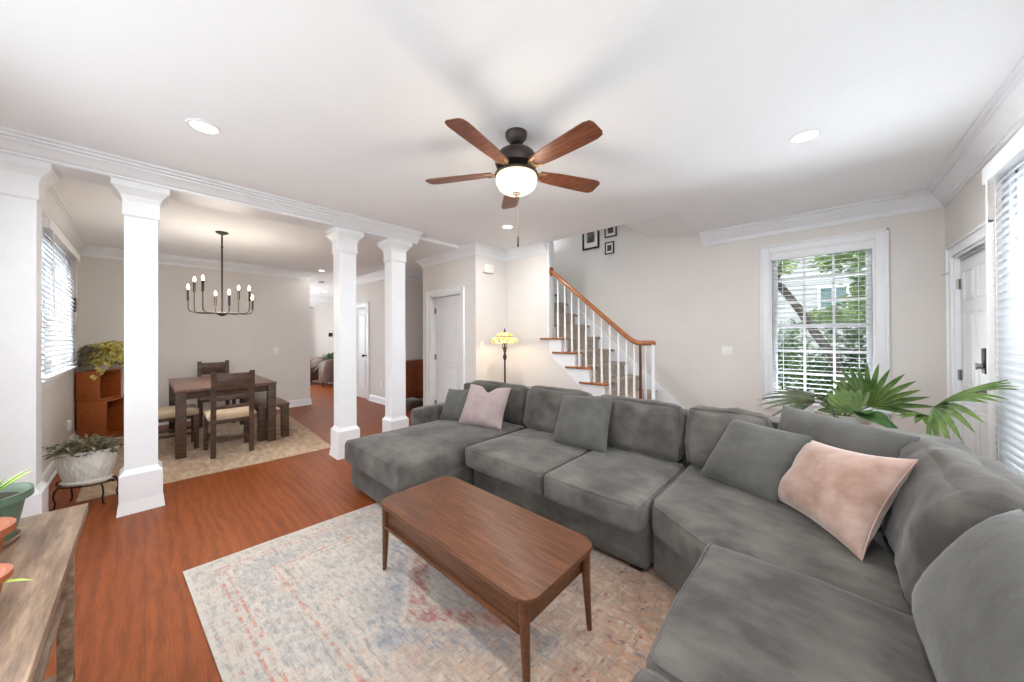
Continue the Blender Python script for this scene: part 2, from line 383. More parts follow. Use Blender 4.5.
def thing(name, loc, label, cat, group=None, rz=0):
    o = bpy.data.objects.new(name, None); COL.objects.link(o); o.location = loc; o.rotation_euler = (0, 0, rz); o.empty_display_size = .1
    return tag(o, label, cat, group)
def tag(o, label, cat, group=None):
    o['label'] = label; o['category'] = cat
    if group: o['group'] = group
    return o
def struct(o, label=None):
    o['kind'] = 'structure'
    if label: o['label'] = label
    return o
def dup(root, loc, rz=0, label=None, mat=None):
    def cp(o, par):
        c = o.copy(); COL.objects.link(c)
        if par is not None: c.parent = par
        for ch in list(o.children): cp(ch, c)
        return c
    r = cp(root, None); r.location = loc; r.rotation_euler = (0, 0, rz)
    if label: r['label'] = label
    return r
def frame(origin, u, n):
    u = Vector(u); n = Vector(n); z = Vector((0, 0, 1)); M = Matrix.Identity(4)
    for i in range(3): M[i][0] = u[i]; M[i][1] = n[i]; M[i][2] = z[i]; M[i][3] = origin[i]
    return M

# ------------------------------------------------------------------ room shell
XR, YW, YL, XD, YD, YN, XN = .865, 5.18, -.654, -7.86, 3.36, 4.02, -3.83
HL, HD = 2.79, 2.75
def wall(name, M, L, H, T, holes=(), z0=0, mat=None):
    """local u 0..L, n 0..-T (behind the face), z; holes (u0,u1,z0,z1)"""
    mb = MB(); us = sorted({0, L, *[h[0] for h in holes], *[h[1] for h in holes]})
    for a, b in zip(us, us[1:]):
        c = (a+b)/2; segs = [(z0, H)]
        for h in holes:
            if h[0] < c < h[1]:
                ns = []
                for s0, s1 in segs:
                    if h[2] > s0: ns.append((s0, min(h[2], s1)))
                    if h[3] < s1: ns.append((max(h[3], s0), s1))
                segs = ns
        for s0, s1 in segs: mb.box(a, b, -T, 0, s0, s1, M=M)
    bmesh.ops.remove_doubles(mb.bm, verts=mb.bm.verts, dist=1e-5)
    return struct(mb.build(name, mat or M_wall))
mb = MB(); mb.box(-12.7, 1.0, -.95, 6.4, -.12, 0); struct(mb.build('floor', M_floor))
mb = MB(); mb.box(-4.2, XR+.12, YL-.3, YN+.01, HL, HL+.25); mb.box(-1.21, XR+.12, YN+.01, YW+.12, HL, HL+.25); struct(mb.build('ceiling', M_ceil))
mb = MB(); mb.box(-12.7, -4.2, YL-.12, 6.4, HD, HD+.25); mb.box(-4.2, -4.08, 2.3, YD+.12, HD, HL+.1)
struct(mb.build('ceiling_dining', M_ceil))
# window wall, with the tall stairwell part going on up behind the ceiling
FW = frame((-6.4, YW, 0), (1, 0, 0), (0, -1, 0))
WX0, WX1, WZ0, WZ1 = -.475, .405, .62, 2.40
wall('wall_back', FW, 6.4+XR+.12, 5.0, .14, [(WX0+6.4, WX1+6.4, WZ0, WZ1)])
FR = frame((XR, -.95, 0), (0, 1, 0), (-1, 0, 0))
RY0, RY1, RZ0, RZ1 = 1.72, 3.56, .55, 2.40
DY0, DY1, DZ1 = 4.02, 4.90, 2.10
wall('wall_right', FR, YW+.95, HL+.1, .14, [(RY0+.95, RY1+.95, RZ0, RZ1), (-.35+.95, 1.25+.95, .7, 2.45), (DY0+.95, DY1+.95, -.1, DZ1)])  # middle opening is added for the near fill lamp
FL = frame((-12.7, YL, 0), (1, 0, 0), (0, 1, 0))
LX0, LX1, LZ0, LZ1 = -6.72, -4.98, 1.03, 2.33
wall('wall_left', FL, 12.7-4.2, HL+.1, .14, [(LX0+12.7, LX1+12.7, LZ0, LZ1)])
YLL = -.85
wall('wall_left_living', frame((-4.2, YLL, 0), (1, 0, 0), (0, 1, 0)), 4.2+XR+.12, HL+.1, .14, [(-3.15+4.2, -.65+4.2, .92, 2.43)])  # opening made up to let the left fill lamp in
wall('wall_dining', frame((XD, YL, 0), (0, 1, 0), (1, 0, 0)), 2.33-YL, HD+.02, .14)
# hall wall with closet door, closet wall with door, niche
CX0, CX1 = -8.12, -7.46
wall('wall_hall', frame((-8.9, YD, 0), (1, 0, 0), (0, -1, 0)), 8.9-6.45, HD+.02, .12, [(CX0+8.9, CX1+8.9, -.01, 2.08)])
NX0, NX1 = -5.0, -4.18
wall('wall_closet', frame((-5.25, YD, 0), (1, 0, 0), (0, -1, 0)), 5.25+XN, HL+.1, .12, [(NX0+5.25, NX1+5.25, -.01, 2.10)])
wall('wall_niche_side', frame((XN, YD+.12, 0), (0, 1, 0), (1, 0, 0)), YN-YD-.12, HL+.1, .12)
wall('wall_recess_side', frame((-5.25, YD+.12, 0), (0, 1, 0), (-1, 0, 0)), 1.5, HD+.02, .12)
wall('wall_recess_back', frame((-6.45, 4.86, 0), (1, 0, 0), (0, -1, 0)), 1.42, HD+.02, .12)
wall('wall_recess_left', frame((-6.45, YD+.12, 0), (0, 1, 0), (1, 0, 0)), 1.5, HD+.02, .12)
# wall below and beside the stair flight (stepped top edge)
RUN, RISE, NOSE1 = .223, .197, -1.377
def nose(n): return NOSE1-RUN*(n-1)
pts = [(nose(1)-.03, 0)]
for n in range(1, 8): pts += [(nose(n)-.03, RISE*n-.03), (nose(n+1)-.03, RISE*n-.03)]
pts = [p for p in pts if p[0] > -2.96]+[(-2.96, RISE*7-.03), (-2.96, 0)]
MS = Matrix(((1, 0, 0, 0), (0, 0, 1, 0), (0, 1, 0, 0), (0, 0, 0, 1)))       # prism xy -> xz, extrude along y
mb = MB(); mb.prism(pts, YN, YN+.09, M=MS); struct(mb.build('wall_stair', M_wall))
mb = MB(); mb.box(XN-.12, -2.96, YN, YN+.12, 0, 5.0); struct(mb.build('wall_niche', M_wall))
mb = MB(); mb.box(-2.985, -2.955, YN-.006, YN+.125, 1.36, HL, .004); struct(mb.build('trim_10', M_trim))
# stairwell: landing wall, upper ceiling, sloped soffit
mb = MB(); mb.box(-5.0, -4.88, YN, YW, 0, 5); struct(mb.build('wall_stairwell_end', M_wall))
mb = MB(); mb.box(-6.4, -.9, YN-.1, YW+.1, 5.0, 5.1); struct(mb.build('ceiling_stairwell', M_ceil))
mb = MB(); mb.box(-2.96, -.9, YN-.12, YN, HL+.25, 5.0); struct(mb.build('wall_stairwell_side', M_wall))
mb = MB()
mb.prism([(-1.21, HL), (-1.21+.2, HL+.2), (-1.21+.2, 5.0), (-1.95, 5.0), (-1.95, 2.90)], YN+.001, YW-.001, M=MS); struct(mb.build('ceiling_soffit', M_ceil))
# far room
wall('wall_far', frame((-12.45, -.8, 0), (0, 1, 0), (1, 0, 0)), 7.2, HD+.02, .12)
wall('wall_far_side', frame((-12.7, 5.9, 0), (1, 0, 0), (0, -1, 0)), 4.0, HD+.02, .12)
wall('wall_far_return', frame((-8.9, YD+.12, 0), (0, 1, 0), (-1, 0, 0)), 2.6, HD+.02, .12)
# beam over the columns
BX = -4.06
mb = MB(); mb.box(-4.34, BX, YLL, 2.52, 2.668, HL+.05); struct(mb.build('trim_1', M_trim))
CR = [(0, -.15), (.012, -.15), (.014, -.128), (.024, -.128), (.026, -.112), (.038, -.100), (.056, -.072), (.078, -.048), (.080, -.040), (.092, -.038), (.094, -.024), (.116, -.020), (.116, 0), (0, 0)]
def crown(name, path, H, k=1.0, closed=False, prof=CR):
    mb = MB(); mb.sweep(path, [(d*k, H+z*k) for d, z in prof], closed); return struct(mb.build(name, M_trim, smooth=25))
BC = [(0, -.118), (.02, -.118), (.022, -.104), (.04, -.102), (.06, -.088), (.085, -.06), (.105, -.05), (.107, -.038), (.135, -.034), (.137, -.02), (.165, -.017), (.165, 0), (0, 0)]
crown('trim_2', [(-1.21, YW), (XR, YW), (XR, YLL), (BX, YLL)], HL, 1.12)
crown('trim_3', [(BX, YLL), (BX, 2.50)], HL, 1, prof=BC)
crown('trim_4', [(-5.25, YD+.6), (-5.25, YD), (XN, YD), (XN, YN), (-2.985, YN)][::1], HL-.005, 1.0)
crown('trim_5', [(-4.36, YL), (XD, YL)], HD, 1); crown('trim_6', [(XD, YL), (XD, 2.33), (XD-.14, 2.33)], HD, 1)
crown('trim_7', [(-8.9, YD+.5), (-8.9, YD), (-6.45, YD), (-6.45, 4.86), (-5.25, 4.86), (-5.25, YD+.5)][::1], HD, 1)
crown('trim_8', [(-12.45, YL), (-12.45, 5.9)], HD, 1)
BB = [(0, 0), (.03, 0), (.03, .018), (.018, .03), (.018, .105), (.012, .125), (.006, .135), (0, .138)]
def base(name, path):
    mb = MB(); mb.sweep(path, BB); return struct(mb.build(name, M_trim, smooth=25))
base('baseboard_back', [(-1.2, YW), (XR, YW), (XR, DY1+.09)])
base('baseboard_right', [(XR, DY0-.09), (XR, YLL), (-4.08, YLL)])
base('baseboard_left', [(-4.36, YL), (XD, YL), (XD, 2.33), (XD-.14, 2.33)])
base('baseboard_hall', [(CX1+.08, YD), (-6.45, YD), (-6.45, 4.86), (-5.25, 4.86), (-5.25, YD), (NX0-.09, YD)])
base('baseboard_niche', [(NX1+.09, YD), (XN, YD), (XN, YN), (-1.42, YN)])
base('baseboard_far', [(-12.45, YL), (-12.45, 5.9)])

# ------------------------------------------------------------------ windows, doors
def window(name, M, w, h, z0, cols, rows, casing=.095, depth=.14, sill=True, proud=.022):
    """M: local u along the wall from the opening's left edge, n into the room"""
    mb = MB(); z1 = z0+h
    mb.box(-casing, .0, 0, proud, z0-.0, z1+casing, .005, M); mb.box(w, w+casing, 0, proud, z0, z1+casing, .005, M)
    mb.box(0, w, 0, proud, z1, z1+casing, .005, M)
    mb.box(-casing-.012, -casing+.012, 0, proud+.014, z0, z1+casing+.012, .004, M); mb.box(w+casing-.012, w+casing+.012, 0, proud+.014, z0, z1+casing+.012, .004, M)
    mb.box(-casing-.012, w+casing+.012, 0, proud+.014, z1+casing-.012, z1+casing+.012, .004, M)
    # jamb liner
    for a, b, c, d in ((0, .018, z0, z1), (w-.018, w, z0, z1), (0, w, z1-.018, z1), (0, w, z0, z0+.018)): mb.box(a, b, -depth, .001, c, d, 0, M)
    root = struct(mb.build(name, M_trim))
    if sill:
        mb = MB(); mb.box(-casing-.02, w+casing+.02, -.01, .05, z0-.03, z0+.002, .006, M); mb.box(-casing, w+casing, 0, proud, z0-.115, z0-.03, .005, M); mb.build('sill', M_trim, root)
    half = h/2
    for k, (a, b, n0) in enumerate(((z0+half-.018, z1-.018, -.115), (z0+.018, z0+half+.018, -.085))):
        mb = MB(); st = .042
        mb.box(.018, .018+st, n0-.015, n0+.015, a, b, .003, M); mb.box(w-.018-st, w-.018, n0-.015, n0+.015, a, b, .003, M)
        mb.box(.018+st, w-.018-st, n0-.015, n0+.015, a, a+st, .003, M); mb.box(.018+st, w-.018-st, n0-.015, n0+.015, b-st, b, .003, M)
        u0, u1, q0, q1 = .018+st, w-.018-st, a+st, b-st
        for i in range(1, cols): c = u0+(u1-u0)*i/cols; mb.box(c-.011, c+.011, n0-.012, n0+.012, q0, q1, 0, M)
        for i in range(1, rows): c = q0+(q1-q0)*i/rows; mb.box(u0, u1, n0-.0115, n0+.0115, c-.011, c+.011, 0, M)
        s_ = mb.build('sash', M_trim, root)
        mb = MB(); mb.box(u0-.005, u1+.005, n0-.003, n0+.003, q0-.005, q1+.005, 0, M); mb.build('pane', M_glass, s_)
    return root
def blind(name, M, w, z0, z1, n, tilt, label, group=None, pitch=.046, depth=.05, val=.09, wand=True, z_open=None):
    """slatted blind hung at n in front of the wall face"""
    root = thing(name, M @ Vector((w/2, n, z1)), label, 'blind', group)
    mb = MB(); mb.box(-.02, w+.02, n-.03, n+.035, z1-val, z1, .008, M); mb.box(-.025, w+.025, n+.03, n+.045, z1-val-.004, z1+.004, .006, M); mb.build('headrail', M_trim, root)
    mb = MB(); z = z1-val-.02
    while z > z0+.05:
        c = depth/2*math.cos(tilt); s_ = depth/2*math.sin(tilt)
        q = [(n-c, z+s_), (n, z+.004), (n+c, z-s_)]
        for (a, b), (c_, d) in zip(q, q[1:]):
            vs = [M @ Vector(p) for p in ((.004, a, b), (w-.004, a, b), (w-.004, c_, d), (.004, c_, d))]
            lo = [v-Vector((0, 0, .0025)) for v in vs]
            V = [mb.bm.verts.new(p) for p in vs+lo]
            for f in ((0, 1, 2, 3), (7, 6, 5, 4), (0, 4, 5, 1), (1, 5, 6, 2), (2, 6, 7, 3), (3, 7, 4, 0)): mb.bm.faces.new([V[i] for i in f])
        z -= pitch
    mb.build('slats', M_slat, root, smooth=None)
    mb = MB(); mb.box(.002, w-.002, n-.026, n+.026, z0, z0+.022, .004, M); mb.build('bottom_rail', M_trim, root)
    for c in ((.12, w/2, w-.12) if w > 1.2 else (.12, w-.12)):
        for d in (-.026, .026): mb = MB(); a = M @ Vector((c, n+d, z0+.01)); b = M @ Vector((c, n+d, z1-val)); mb.cyl(a, b, .0016, n=6); mb.build('cord', M_slat, root)
    if wand:
        mb = MB(); a = M @ Vector((.07, n+.045, z1-val)); b = M @ Vector((.08, n+.05, z1-val-.75)); mb.cyl(a, b, .005, n=8); mb.build('wand', M_slat, root)
    return root
MW = frame((WX0, YW, 0), (1, 0, 0), (0, -1, 0)); window('window_1', MW, WX1-WX0, WZ1-WZ0, WZ0, 3, 3, .085)
blind('window_blind', MW, WX1-WX0, WZ0+.035, WZ1-.0, -.036, .0, 'white slatted blind with its slats open, in the garden window', val=.085, pitch=.052, depth=.04)
MR = frame((XR, RY1, 0), (0, -1, 0), (-1, 0, 0)); window('window_2', MR, RY1-RY0, RZ1-RZ0, RZ0, 4, 2, .09)
blind('window_blind', frame((XR, RY1+.075, 0), (0, -1, 0), (-1, 0, 0)), RY1-RY0+.165, RZ0-.06, RZ1+.07, .06, rad(64), 'large white slatted blind beside the front door, behind the sofa corner', pitch=.047, depth=.052, val=.1)
ML = frame((LX1, YL, 0), (-1, 0, 0), (0, 1, 0)); window('window_3', ML, LX1-LX0, LZ1-LZ0, LZ0, 4, 2, .09)
blind('window_blind', frame((LX1+.06, YL, 0), (-1, 0, 0), (0, 1, 0)), LX1-LX0+.16, LZ0+.02, LZ1+.12, .062, rad(66), 'white slatted blind on the dining room side window', pitch=.047, depth=.052, val=.085)

def panel_leaf(mb, M, w, h, t, layout, n0=0):
    mb.box(.003, w-.003, n0-t, n0, .008, h-.003, .002, M)
    for (u0, u1, z0, z1) in layout:
        for sgn in (1,):
            # sunk moulding frame, raised field
            for a, b, c, d in ((u0, u1, z0, z0+.014), (u0, u1, z1-.014, z1), (u0, u0+.014, z0, z1), (u1-.014, u1, z0, z1)):
                mb.box(a, b, n0-.004, n0+.007, c, d, .003, M, 1)
            mb.box(u0+.035, u1-.035, n0-.004, n0+.006, z0+.035, z1-.035, .006, M, 1)
def door(name, M, w, h, layout, recess, hinge, casing=.085, depth=.12, hz=(.25, 1.05, 1.85), proud=.02, sides=(1, 1)):
    mb = MB()
    for a, b, on_ in ((-casing, .0, sides[0]), (w, w+casing, sides[1])):
        if on_: mb.box(a, b, 0, proud, 0, h+casing, .005, M); o = a if a < 0 else b; mb.box(o-.01, o+.01, 0, proud+.012, 0, h+casing+.01, .004, M)
    mb.box(-casing-.01, w+casing+.01, 0, proud+.012, h+casing-.01, h+casing+.01, .004, M); mb.box(0, w, 0, proud, h, h+casing, .005, M)
    for a, b, c, d in ((0, .02, 0, h), (w-.02, w, 0, h), (0, w, h-.02, h)): mb.box(a, b, -depth, .002, c, d, 0, M)
    root = struct(mb.build(name, M_trim))
    mb = MB(); Ml = M @ Matrix.Translation((.022, -recess, 0)); panel_leaf(mb, Ml, w-.044, h-.022, .04, layout); leaf = mb.build('leaf', M_door, root)
    for z in hz:
        mb = MB(); u = .024 if hinge == 0 else w-.024
        mb.cyl(M @ Vector((u, -recess+.012, z-.045)), M @ Vector((u, -recess+.012, z+.045)), .009, n=8)
        mb.box(u-.012, u+.03 if hinge == 0 else u+.012, -recess-.001, -recess+.004, z-.045, z+.045, 0, M); mb.build('hinge', M_nickel, root)
    return root, leaf
def six(w, h):
    L = []; a, b = .115, w/2-.05
    for u0, u1 in ((a, b), (w-b, w-a)): L += [(u0, u1, .23, .80), (u0, u1, .97, 1.60), (u0, u1, 1.70, h-.12)]
    return L
def two(w, h): return [(.12, w-.12, .22, .86), (.12, w-.12, 1.0, h-.13)]
w_ = NX1-NX0-.044
d1, l1 = door('door_1', frame((NX0, YD, 0), (1, 0, 0), (0, -1, 0)), NX1-NX0, 2.10, two(w_, 2.08), .075, 0)
w_ = CX1-CX0-.044
d2, l2 = door('door_2', frame((CX0, YD, 0), (1, 0, 0), (0, -1, 0)), CX1-CX0, 2.08, two(w_, 2.05), .02, 0, hz=())
mb = MB(); mb.cyl((CX1-.09, YD-.0+.02, .98), (CX1-.09, YD-.05, .98), .012); mb.sphere((CX1-.09, YD-.06, .98), .03); mb.build('door_knob', M_bronze, d2)
MD = frame((XR, DY1, 0), (0, -1, 0), (-1, 0, 0)); w_ = DY1-DY0-.044
d3, l3 = door('door_3', MD, DY1-DY0, DZ1, six(w_, DZ1-.022), .03, 0)
mb = MB(); mb.box(.655, .735, -.03, -.004, 1.115, 1.305, .008, MD); mb.build('deadbolt_keypad', M_black, l3)
mb = MB(); p = MD @ Vector((.695, 0, 1.17)); mb.cyl(p, p+Vector((-.025, .0, 0)), .02); mb.box(.68, .71, .02, .03, 1.145, 1.195, .003, MD); mb.build('thumb_turn', M_nickel, l3)
p = MD @ Vector((.695, -.03, .985)); mb = MB(); mb.cyl(p, p+Vector((-.012, 0, 0)), .032, n=20); mb.cyl(p, p+Vector((-.05, 0, 0)), .011); mb.sphere(p+Vector((-.065, 0, 0)), .028, .8); mb.build('door_knob', M_nickel, l3)
mb = MB(); mb.cyl(MD @ Vector((-.0, .03, 1.96)), MD @ Vector((-.10, .05, 1.95)), .004, n=8); mb.build('hinge_stop', M_nickel, d3)
mb = MB(); mb.box(.1, .72, -.03, -.012, 2.05, 2.075, .003, MD); mb.build('weather_strip', M_nickel, d3)

# ------------------------------------------------------------------ columns
def column(y0, y1, label, half=False):
    """square shaft from y0 to y1, front face at x=-4.135"""
    xf, wd = -4.135, y1-y0; xb = xf-.19
    t = thing('column', (-4.23, (y0+y1)/2, 0), label, 'column', 'white square columns' if not half else None)
    def ring(mb, z0, z1, o, o2=None):
        o2 = o if o2 is None else o2
        ya = y0 if not half else y0+o; 
        lo = [(xb-o, y0-o), (xf+o, y0-o), (xf+o, y1+o), (xb-o, y1+o)]; hi = [(xb-o2, y0-o2), (xf+o2, y0-o2), (xf+o2, y1+o2), (xb-o2, y1+o2)]
        if half: lo = [(x, max(y, YLL+.001)) for x, y in lo]; hi = [(x, max(y, YLL+.001)) for x, y in hi]
        a = [mb.bm.verts.new((x, y, z0)) for x, y in lo]; b = [mb.bm.verts.new((x, y, z1)) for x, y in hi]
        mb.bm.faces.new(a[::-1]); mb.bm.faces.new(b)
        for i in range(4): mb.bm.faces.new((a[i], a[(i+1) % 4], b[(i+1) % 4], b[i]))
    mb = MB(); ring(mb, .3, 2.6, 0); mb.build('shaft', M_trim, t)
    mb = MB(); ring(mb, 0, .012, .040); ring(mb, .012, .10, .038, .028); ring(mb, .10, .31, .028); ring(mb, .31, .33, .028, .012); ring(mb, .33, .35, .012, .0005); mb.build('base', M_trim, t)
    mb = MB(); ring(mb, 2.40, 2.415, .0005, .012); ring(mb, 2.415, 2.43, .012); ring(mb, 2.43, 2.53, .010); ring(mb, 2.53, 2.57, .010, .022); ring(mb, 2.57, 2.62, .022, .062); ring(mb, 2.62, 2.668, .068); mb.build('capital', M_trim, t)
    return t
column(-.113, .076, 'white square column nearest the front, beside the white ceramic planter')
column(1.536, 1.725, 'white square column in the middle, beside the corner of the sofa chaise')
column(2.181, 2.375, 'white square column at the end of the beam, behind the sofa chaise')
column(-.87, -.525, 'white half column against the left wall behind the green pot', True)

# ------------------------------------------------------------------ stairs and railing
st = thing('staircase', (-2.2, 4.6, 0), 'white and oak staircase climbing along the back wall', 'staircase')
for n in range(1, 13):
    z = RISE*n; x = nose(n); y0 = YN-.035 if n < 8 else YN+.125
    mb = MB()
    if n < 8: mb.box(x-RUN-.175, x, y0, YN-.0005, z-.028, z, .008); mb.box(max(x-RUN-.175, -2.952), x, YN-.02, YN+.12, z-.0275, z-.0003, .008)
    mb.box(x-RUN-.03 if n != 7 else -2.952, x, YN+.092 if n < 8 else YN+.125, YW-.002, z-.027, z-.0005, .008); mb.build('tread', M_handrail, st)
    mb = MB(); mb.box(x-.045, x-.03, YN+.092 if n < 8 else YN+.125, YW-.002, z-RISE, z-.027); mb.build('riser', M_trim, st)
M_carpet = plain('beige_stair_carpet', (178, 164, 150), .95, var=.12, scale=30, bump=.3)
for n in range(1, 13):
    z = RISE*n; x = nose(n); y0, y1 = YN+.17, YW-.10
    mb = MB(); mb.box(x-RUN-.028, x+.008, y0, y1, z-.001, z+.010, .004); mb.box(x-.03, x+.008, y0, y1, z-.034, z+.008, .004); mb.box(x-.03, x-.021, y0, y1, z-RISE+.006, z-.03); mb.build('carpet_runner', M_carpet, st)
sp = [(nose(1)-.03, .02)]
for n in range(1, 8): sp += [(nose(n)-.03, RISE*n-.029), (nose(n+1)-.03, RISE*n-.029)]
sp = [p for p in sp if p[0] > -2.95]+[(-2.95, RISE*7-.029), (-2.95, RISE*7-.24)]
lowx = nose(1)-.03-.2
sp += [(lowx, .02)]
mb = MB(); mb.prism(sp, YN-.012, YN-.001, M=MS); mb.build('outer_stringer', M_trim, st)
# wall skirting board along the flight
s0 = (nose(1)+.12, .14); k = RISE/RUN
sk = [(nose(1)+.02, .001), (nose(1)+.12, .001), (nose(1)+.12, .14), (nose(1)-.05, .34), (nose(12), .34+k*(nose(1)-.05-nose(12))), (nose(12), k*(nose(1)-nose(12))-.1)]
mb = MB(); mb.prism(sk, YW-.016, YW-.001, M=MS); mb.build('wall_skirting', M_trim, st)
M_newel = wood('dark_oak_newel', (74, 40, 24), (104, 60, 36), (10, 10, 2), .4)
rl = thing('stair_railing', (-1.66, YN+.05, 0), 'oak handrail with white balusters on the open side of the stairs', 'railing')
yr = YN+.05
ra, rb = Vector((-2.945, yr, 2.36)), Vector((-1.73, yr, 1.335))
def railz(x): return ra.z+(rb.z-ra.z)*(x-ra.x)/(rb.x-ra.x)
path = [ra, ra.lerp(rb, .5), ra.lerp(rb, .94), rb+Vector((.02, 0, -.003)), rb+Vector((.08, 0, -.018)), rb+Vector((.15, .0, -.018)), rb+Vector((.20, .02, -.018)), rb+Vector((.23, .07, -.018)), rb+Vector((.20, .115, -.018)), rb+Vector((.16, .125, -.018)), rb+Vector((.12, .095, -.018)), rb+Vector((.13, .06, -.018))]
mb = MB(); mb.tube(path, [.030]*9+[.028, .024, .018], 12); mb.build('handrail', M_handrail, rl)
mb = MB(); mb.lathe([(.0, -.012), (.05, -.012), (.055, -.002), (.045, .012), (0, .012)], Matrix.Translation((-2.945, yr, 2.36)) @ Matrix.Rotation(PI/2, 4, 'Y'), 24, sx=1.25); mb.build('rosette', M_handrail, rl)
def baluster(x, y, zt):
    n = max(1, min(7, int((NOSE1-x)/RUN)+1)); zb = RISE*n-.005
    mb = MB(); h = zt-zb
    prof = [(.0155, 0), (.0155, .10), (.017, .11), (.0125, .13), (.0155, .2), (.0165, .26), (.012, h*.6), (.0095, h)]
    mb.lathe(prof, Matrix.Translation((x, y, zb)), 10); mb.build('baluster', M_trim, rl)
for x in (-2.835, -2.715, -2.60, -2.487, -2.377, -2.256, -2.146, -2.03, -1.915, -1.81): baluster(x, yr, railz(x)-.02)
for x, y in ((-1.71, yr-.0), (-1.60, yr+.075), (-1.50, yr+.03), (-1.52, yr+.13)): baluster(x, y, 1.305)
mb = MB(); mb.lathe([(.022, 0), (.022, .2), (.016, .24), (.019, .5), (.015, 1.02), (.017, 1.12)], Matrix.Translation((-1.645, yr+.03, .19)), 16); mb.build('newel_post', M_newel, rl)

# ------------------------------------------------------------------ wall fittings
def fitting(name, M, u, z, wd, h, t, mat, label, cat, toggle=None):
    o = thing(name, M @ Vector((u, 0, z)), label, cat)
    mb = MB(); mb.box(u-wd/2, u+wd/2, 0, t, z-h/2, z+h/2, min(.006, t*.4), M); mb.build('cover', mat, o)
    if toggle == 'switch':
        mb = MB(); mb.box(u-.016, u+.016, t-.001, t+.003, z-.032, z+.032, .002, M); mb.build('rocker', M_switch, o)
    if toggle == 'outlet':
        for dz in (-.02, .02): mb = MB(); mb.box(u-.016, u+.016, t-.001, t+.002, z+dz-.013, z+dz+.013, .004, M); mb.build('socket', M_switch, o)
    if toggle == 'grille':
        mb = MB(); [mb.box(u-wd*.36, u+wd*.36, t-.001, t+.004, z+k*.014-.003, z+k*.014+.003, 0, M) for k in (-2, -1, 0, 1, 2)]; mb.build('grille', M_switch, o)
    if toggle == 'display':
        mb = MB(); mb.box(u-wd*.3, u+wd*.3, t-.001, t+.002, z-h*.1, z+h*.3, .001, M); mb.build('display', M_dark, o)
    return o
fitting('light_switch', FW, -.93+6.4, 1.195, .12, .12, .008, M_switch, 'white double light switch on the back wall between stairs and window', 'light switch', 'switch')
FN = frame((XN, 0, 0), (0, 1, 0), (1, 0, 0))
fitting('light_switch', FN, 3.48, 1.27, .08, .125, .008, M_switch, 'white light switch on the wall just left of the stained-glass lamp', 'light switch', 'switch')
FD = frame((XD, 0, 0), (0, 1, 0), (1, 0, 0))
fitting('light_switch', FD, 1.73, 1.14, .085, .125, .008, M_switch, 'white light switch on the dining room wall right of the dining table', 'light switch', 'switch')
FH = frame((0, YD, 0), (1, 0, 0), (0, -1, 0))
fitting('wall_outlet', FH, -6.80, .41, .08, .125, .008, M_switch, 'white wall outlet between the two rear columns', 'outlet', 'outlet')
fitting('wall_outlet', FL, 12.7-6.93, .33, .09, .13, .03, M_switch, 'white wall outlet under the dining room window, above the planter', 'outlet', 'outlet')
fitting('thermostat', FL, 12.7-7.42, 1.86, .07, .2, .03, M_bronze, 'narrow dark thermostat beside the dining room window', 'thermostat', 'display')
fitting('door_chime', FN, 3.60, 2.45, .19, .13, .05, M_switch, 'cream door chime box high on the wall above the lamp', 'door chime', 'grille')
FF = frame((-12.45, 0, 0), (0, 1, 0), (1, 0, 0))
fitting('thermostat', FF, 4.32, 1.47, .13, .13, .02, M_dark, 'small dark thermostat on the far room wall', 'thermostat', 'display')
def picture(x0, x1, z0, z1, label, bold):
    o = thing('picture_frame', ((x0+x1)/2, YW, z0), label, 'picture frame'); u0, u1 = x0+6.4, x1+6.4; b = bold
    mb = MB()
    for a, c, d, e in ((u0, u1, z0, z0+b), (u0, u1, z1-b, z1), (u0, u0+b, z0+b, z1-b), (u1-b, u1, z0+b, z1-b)): mb.box(a, c, .001, .022, d, e, .003, FW)
    mb.build('frame', M_black, o)
    mb = MB(); mb.box(u0+b*.8, u1-b*.8, .001, .01, z0+b*.8, z1-b*.8, 0, FW); mb.build('mat_board', plain('mat_board', (222, 220, 214), .8), o)
    iu, iz = (u1-u0)*.27, (z1-z0)*.27
    t = NT('grey_photo'); t.set(.3); t.l(t.ramp(t.noise(t.coord(), 9, 6), [(.35, (26, 26, 28)), (.55, (84, 84, 86)), (.68, (190, 190, 190))]), t.b.inputs['Base Color'])
    mb = MB(); mb.box(u0+iu, u1-iu, .009, .0125, z0+iz, z1-iz, 0, FW); mb.build('photo', t.m, o)
picture(-3.075, -2.755, 2.885, 3.30, 'large black framed photo on the stairwell wall', .03)
picture(-2.655, -2.445, 3.02, 3.26, 'small black framed photo, upper one right of the large frame', .018)
picture(-2.652, -2.494, 2.745, 2.945, 'small black framed photo, lower one right of the large frame', .016)

# ------------------------------------------------------------------ recessed lights and ceiling fittings
def downlight(x, y, H, label, power, r=.085, size=.13):
    o = thing('recessed_light', (x, y, H), label, 'ceiling light', 'recessed ceiling lights')
    mb = MB(); mb.lathe([(r*.78, -.001), (r*.8, -.008), (r, -.008), (r*1.02, -.0005)], Matrix.Translation((x, y, H)), 32, cap=False); mb.build('trim_ring', M_trim, o)
    mb = MB(); mb.lathe([(.001, -.004), (r*.8, -.004), (r*.8, -.001), (.001, -.001)], Matrix.Translation((x, y, H)), 32); mb.build('lens', M_lens, o)
    d = bpy.data.lights.new('downlight', 'AREA'); d.shape = 'DISK'; d.size = size; d.energy = power; d.color = (1, .985, .96)
    l = bpy.data.objects.new('downlight_lamp', d); COL.objects.link(l); l.location = (0, 0, -.012); l.parent = o
downlight(-2.957, .261, HL, 'recessed ceiling light over the sideboard side, left of the fan', 15)
downlight(-.082, 3.099, HL, 'recessed ceiling light near the garden window, right of the fan', 17)
downlight(-2.92, 3.10, HL, 'recessed ceiling light near the door chime, behind the fan pull chain', 15, .075)
downlight(-.08, .26, HL, 'recessed ceiling light near the right wall on the camera side of the fan', 13)
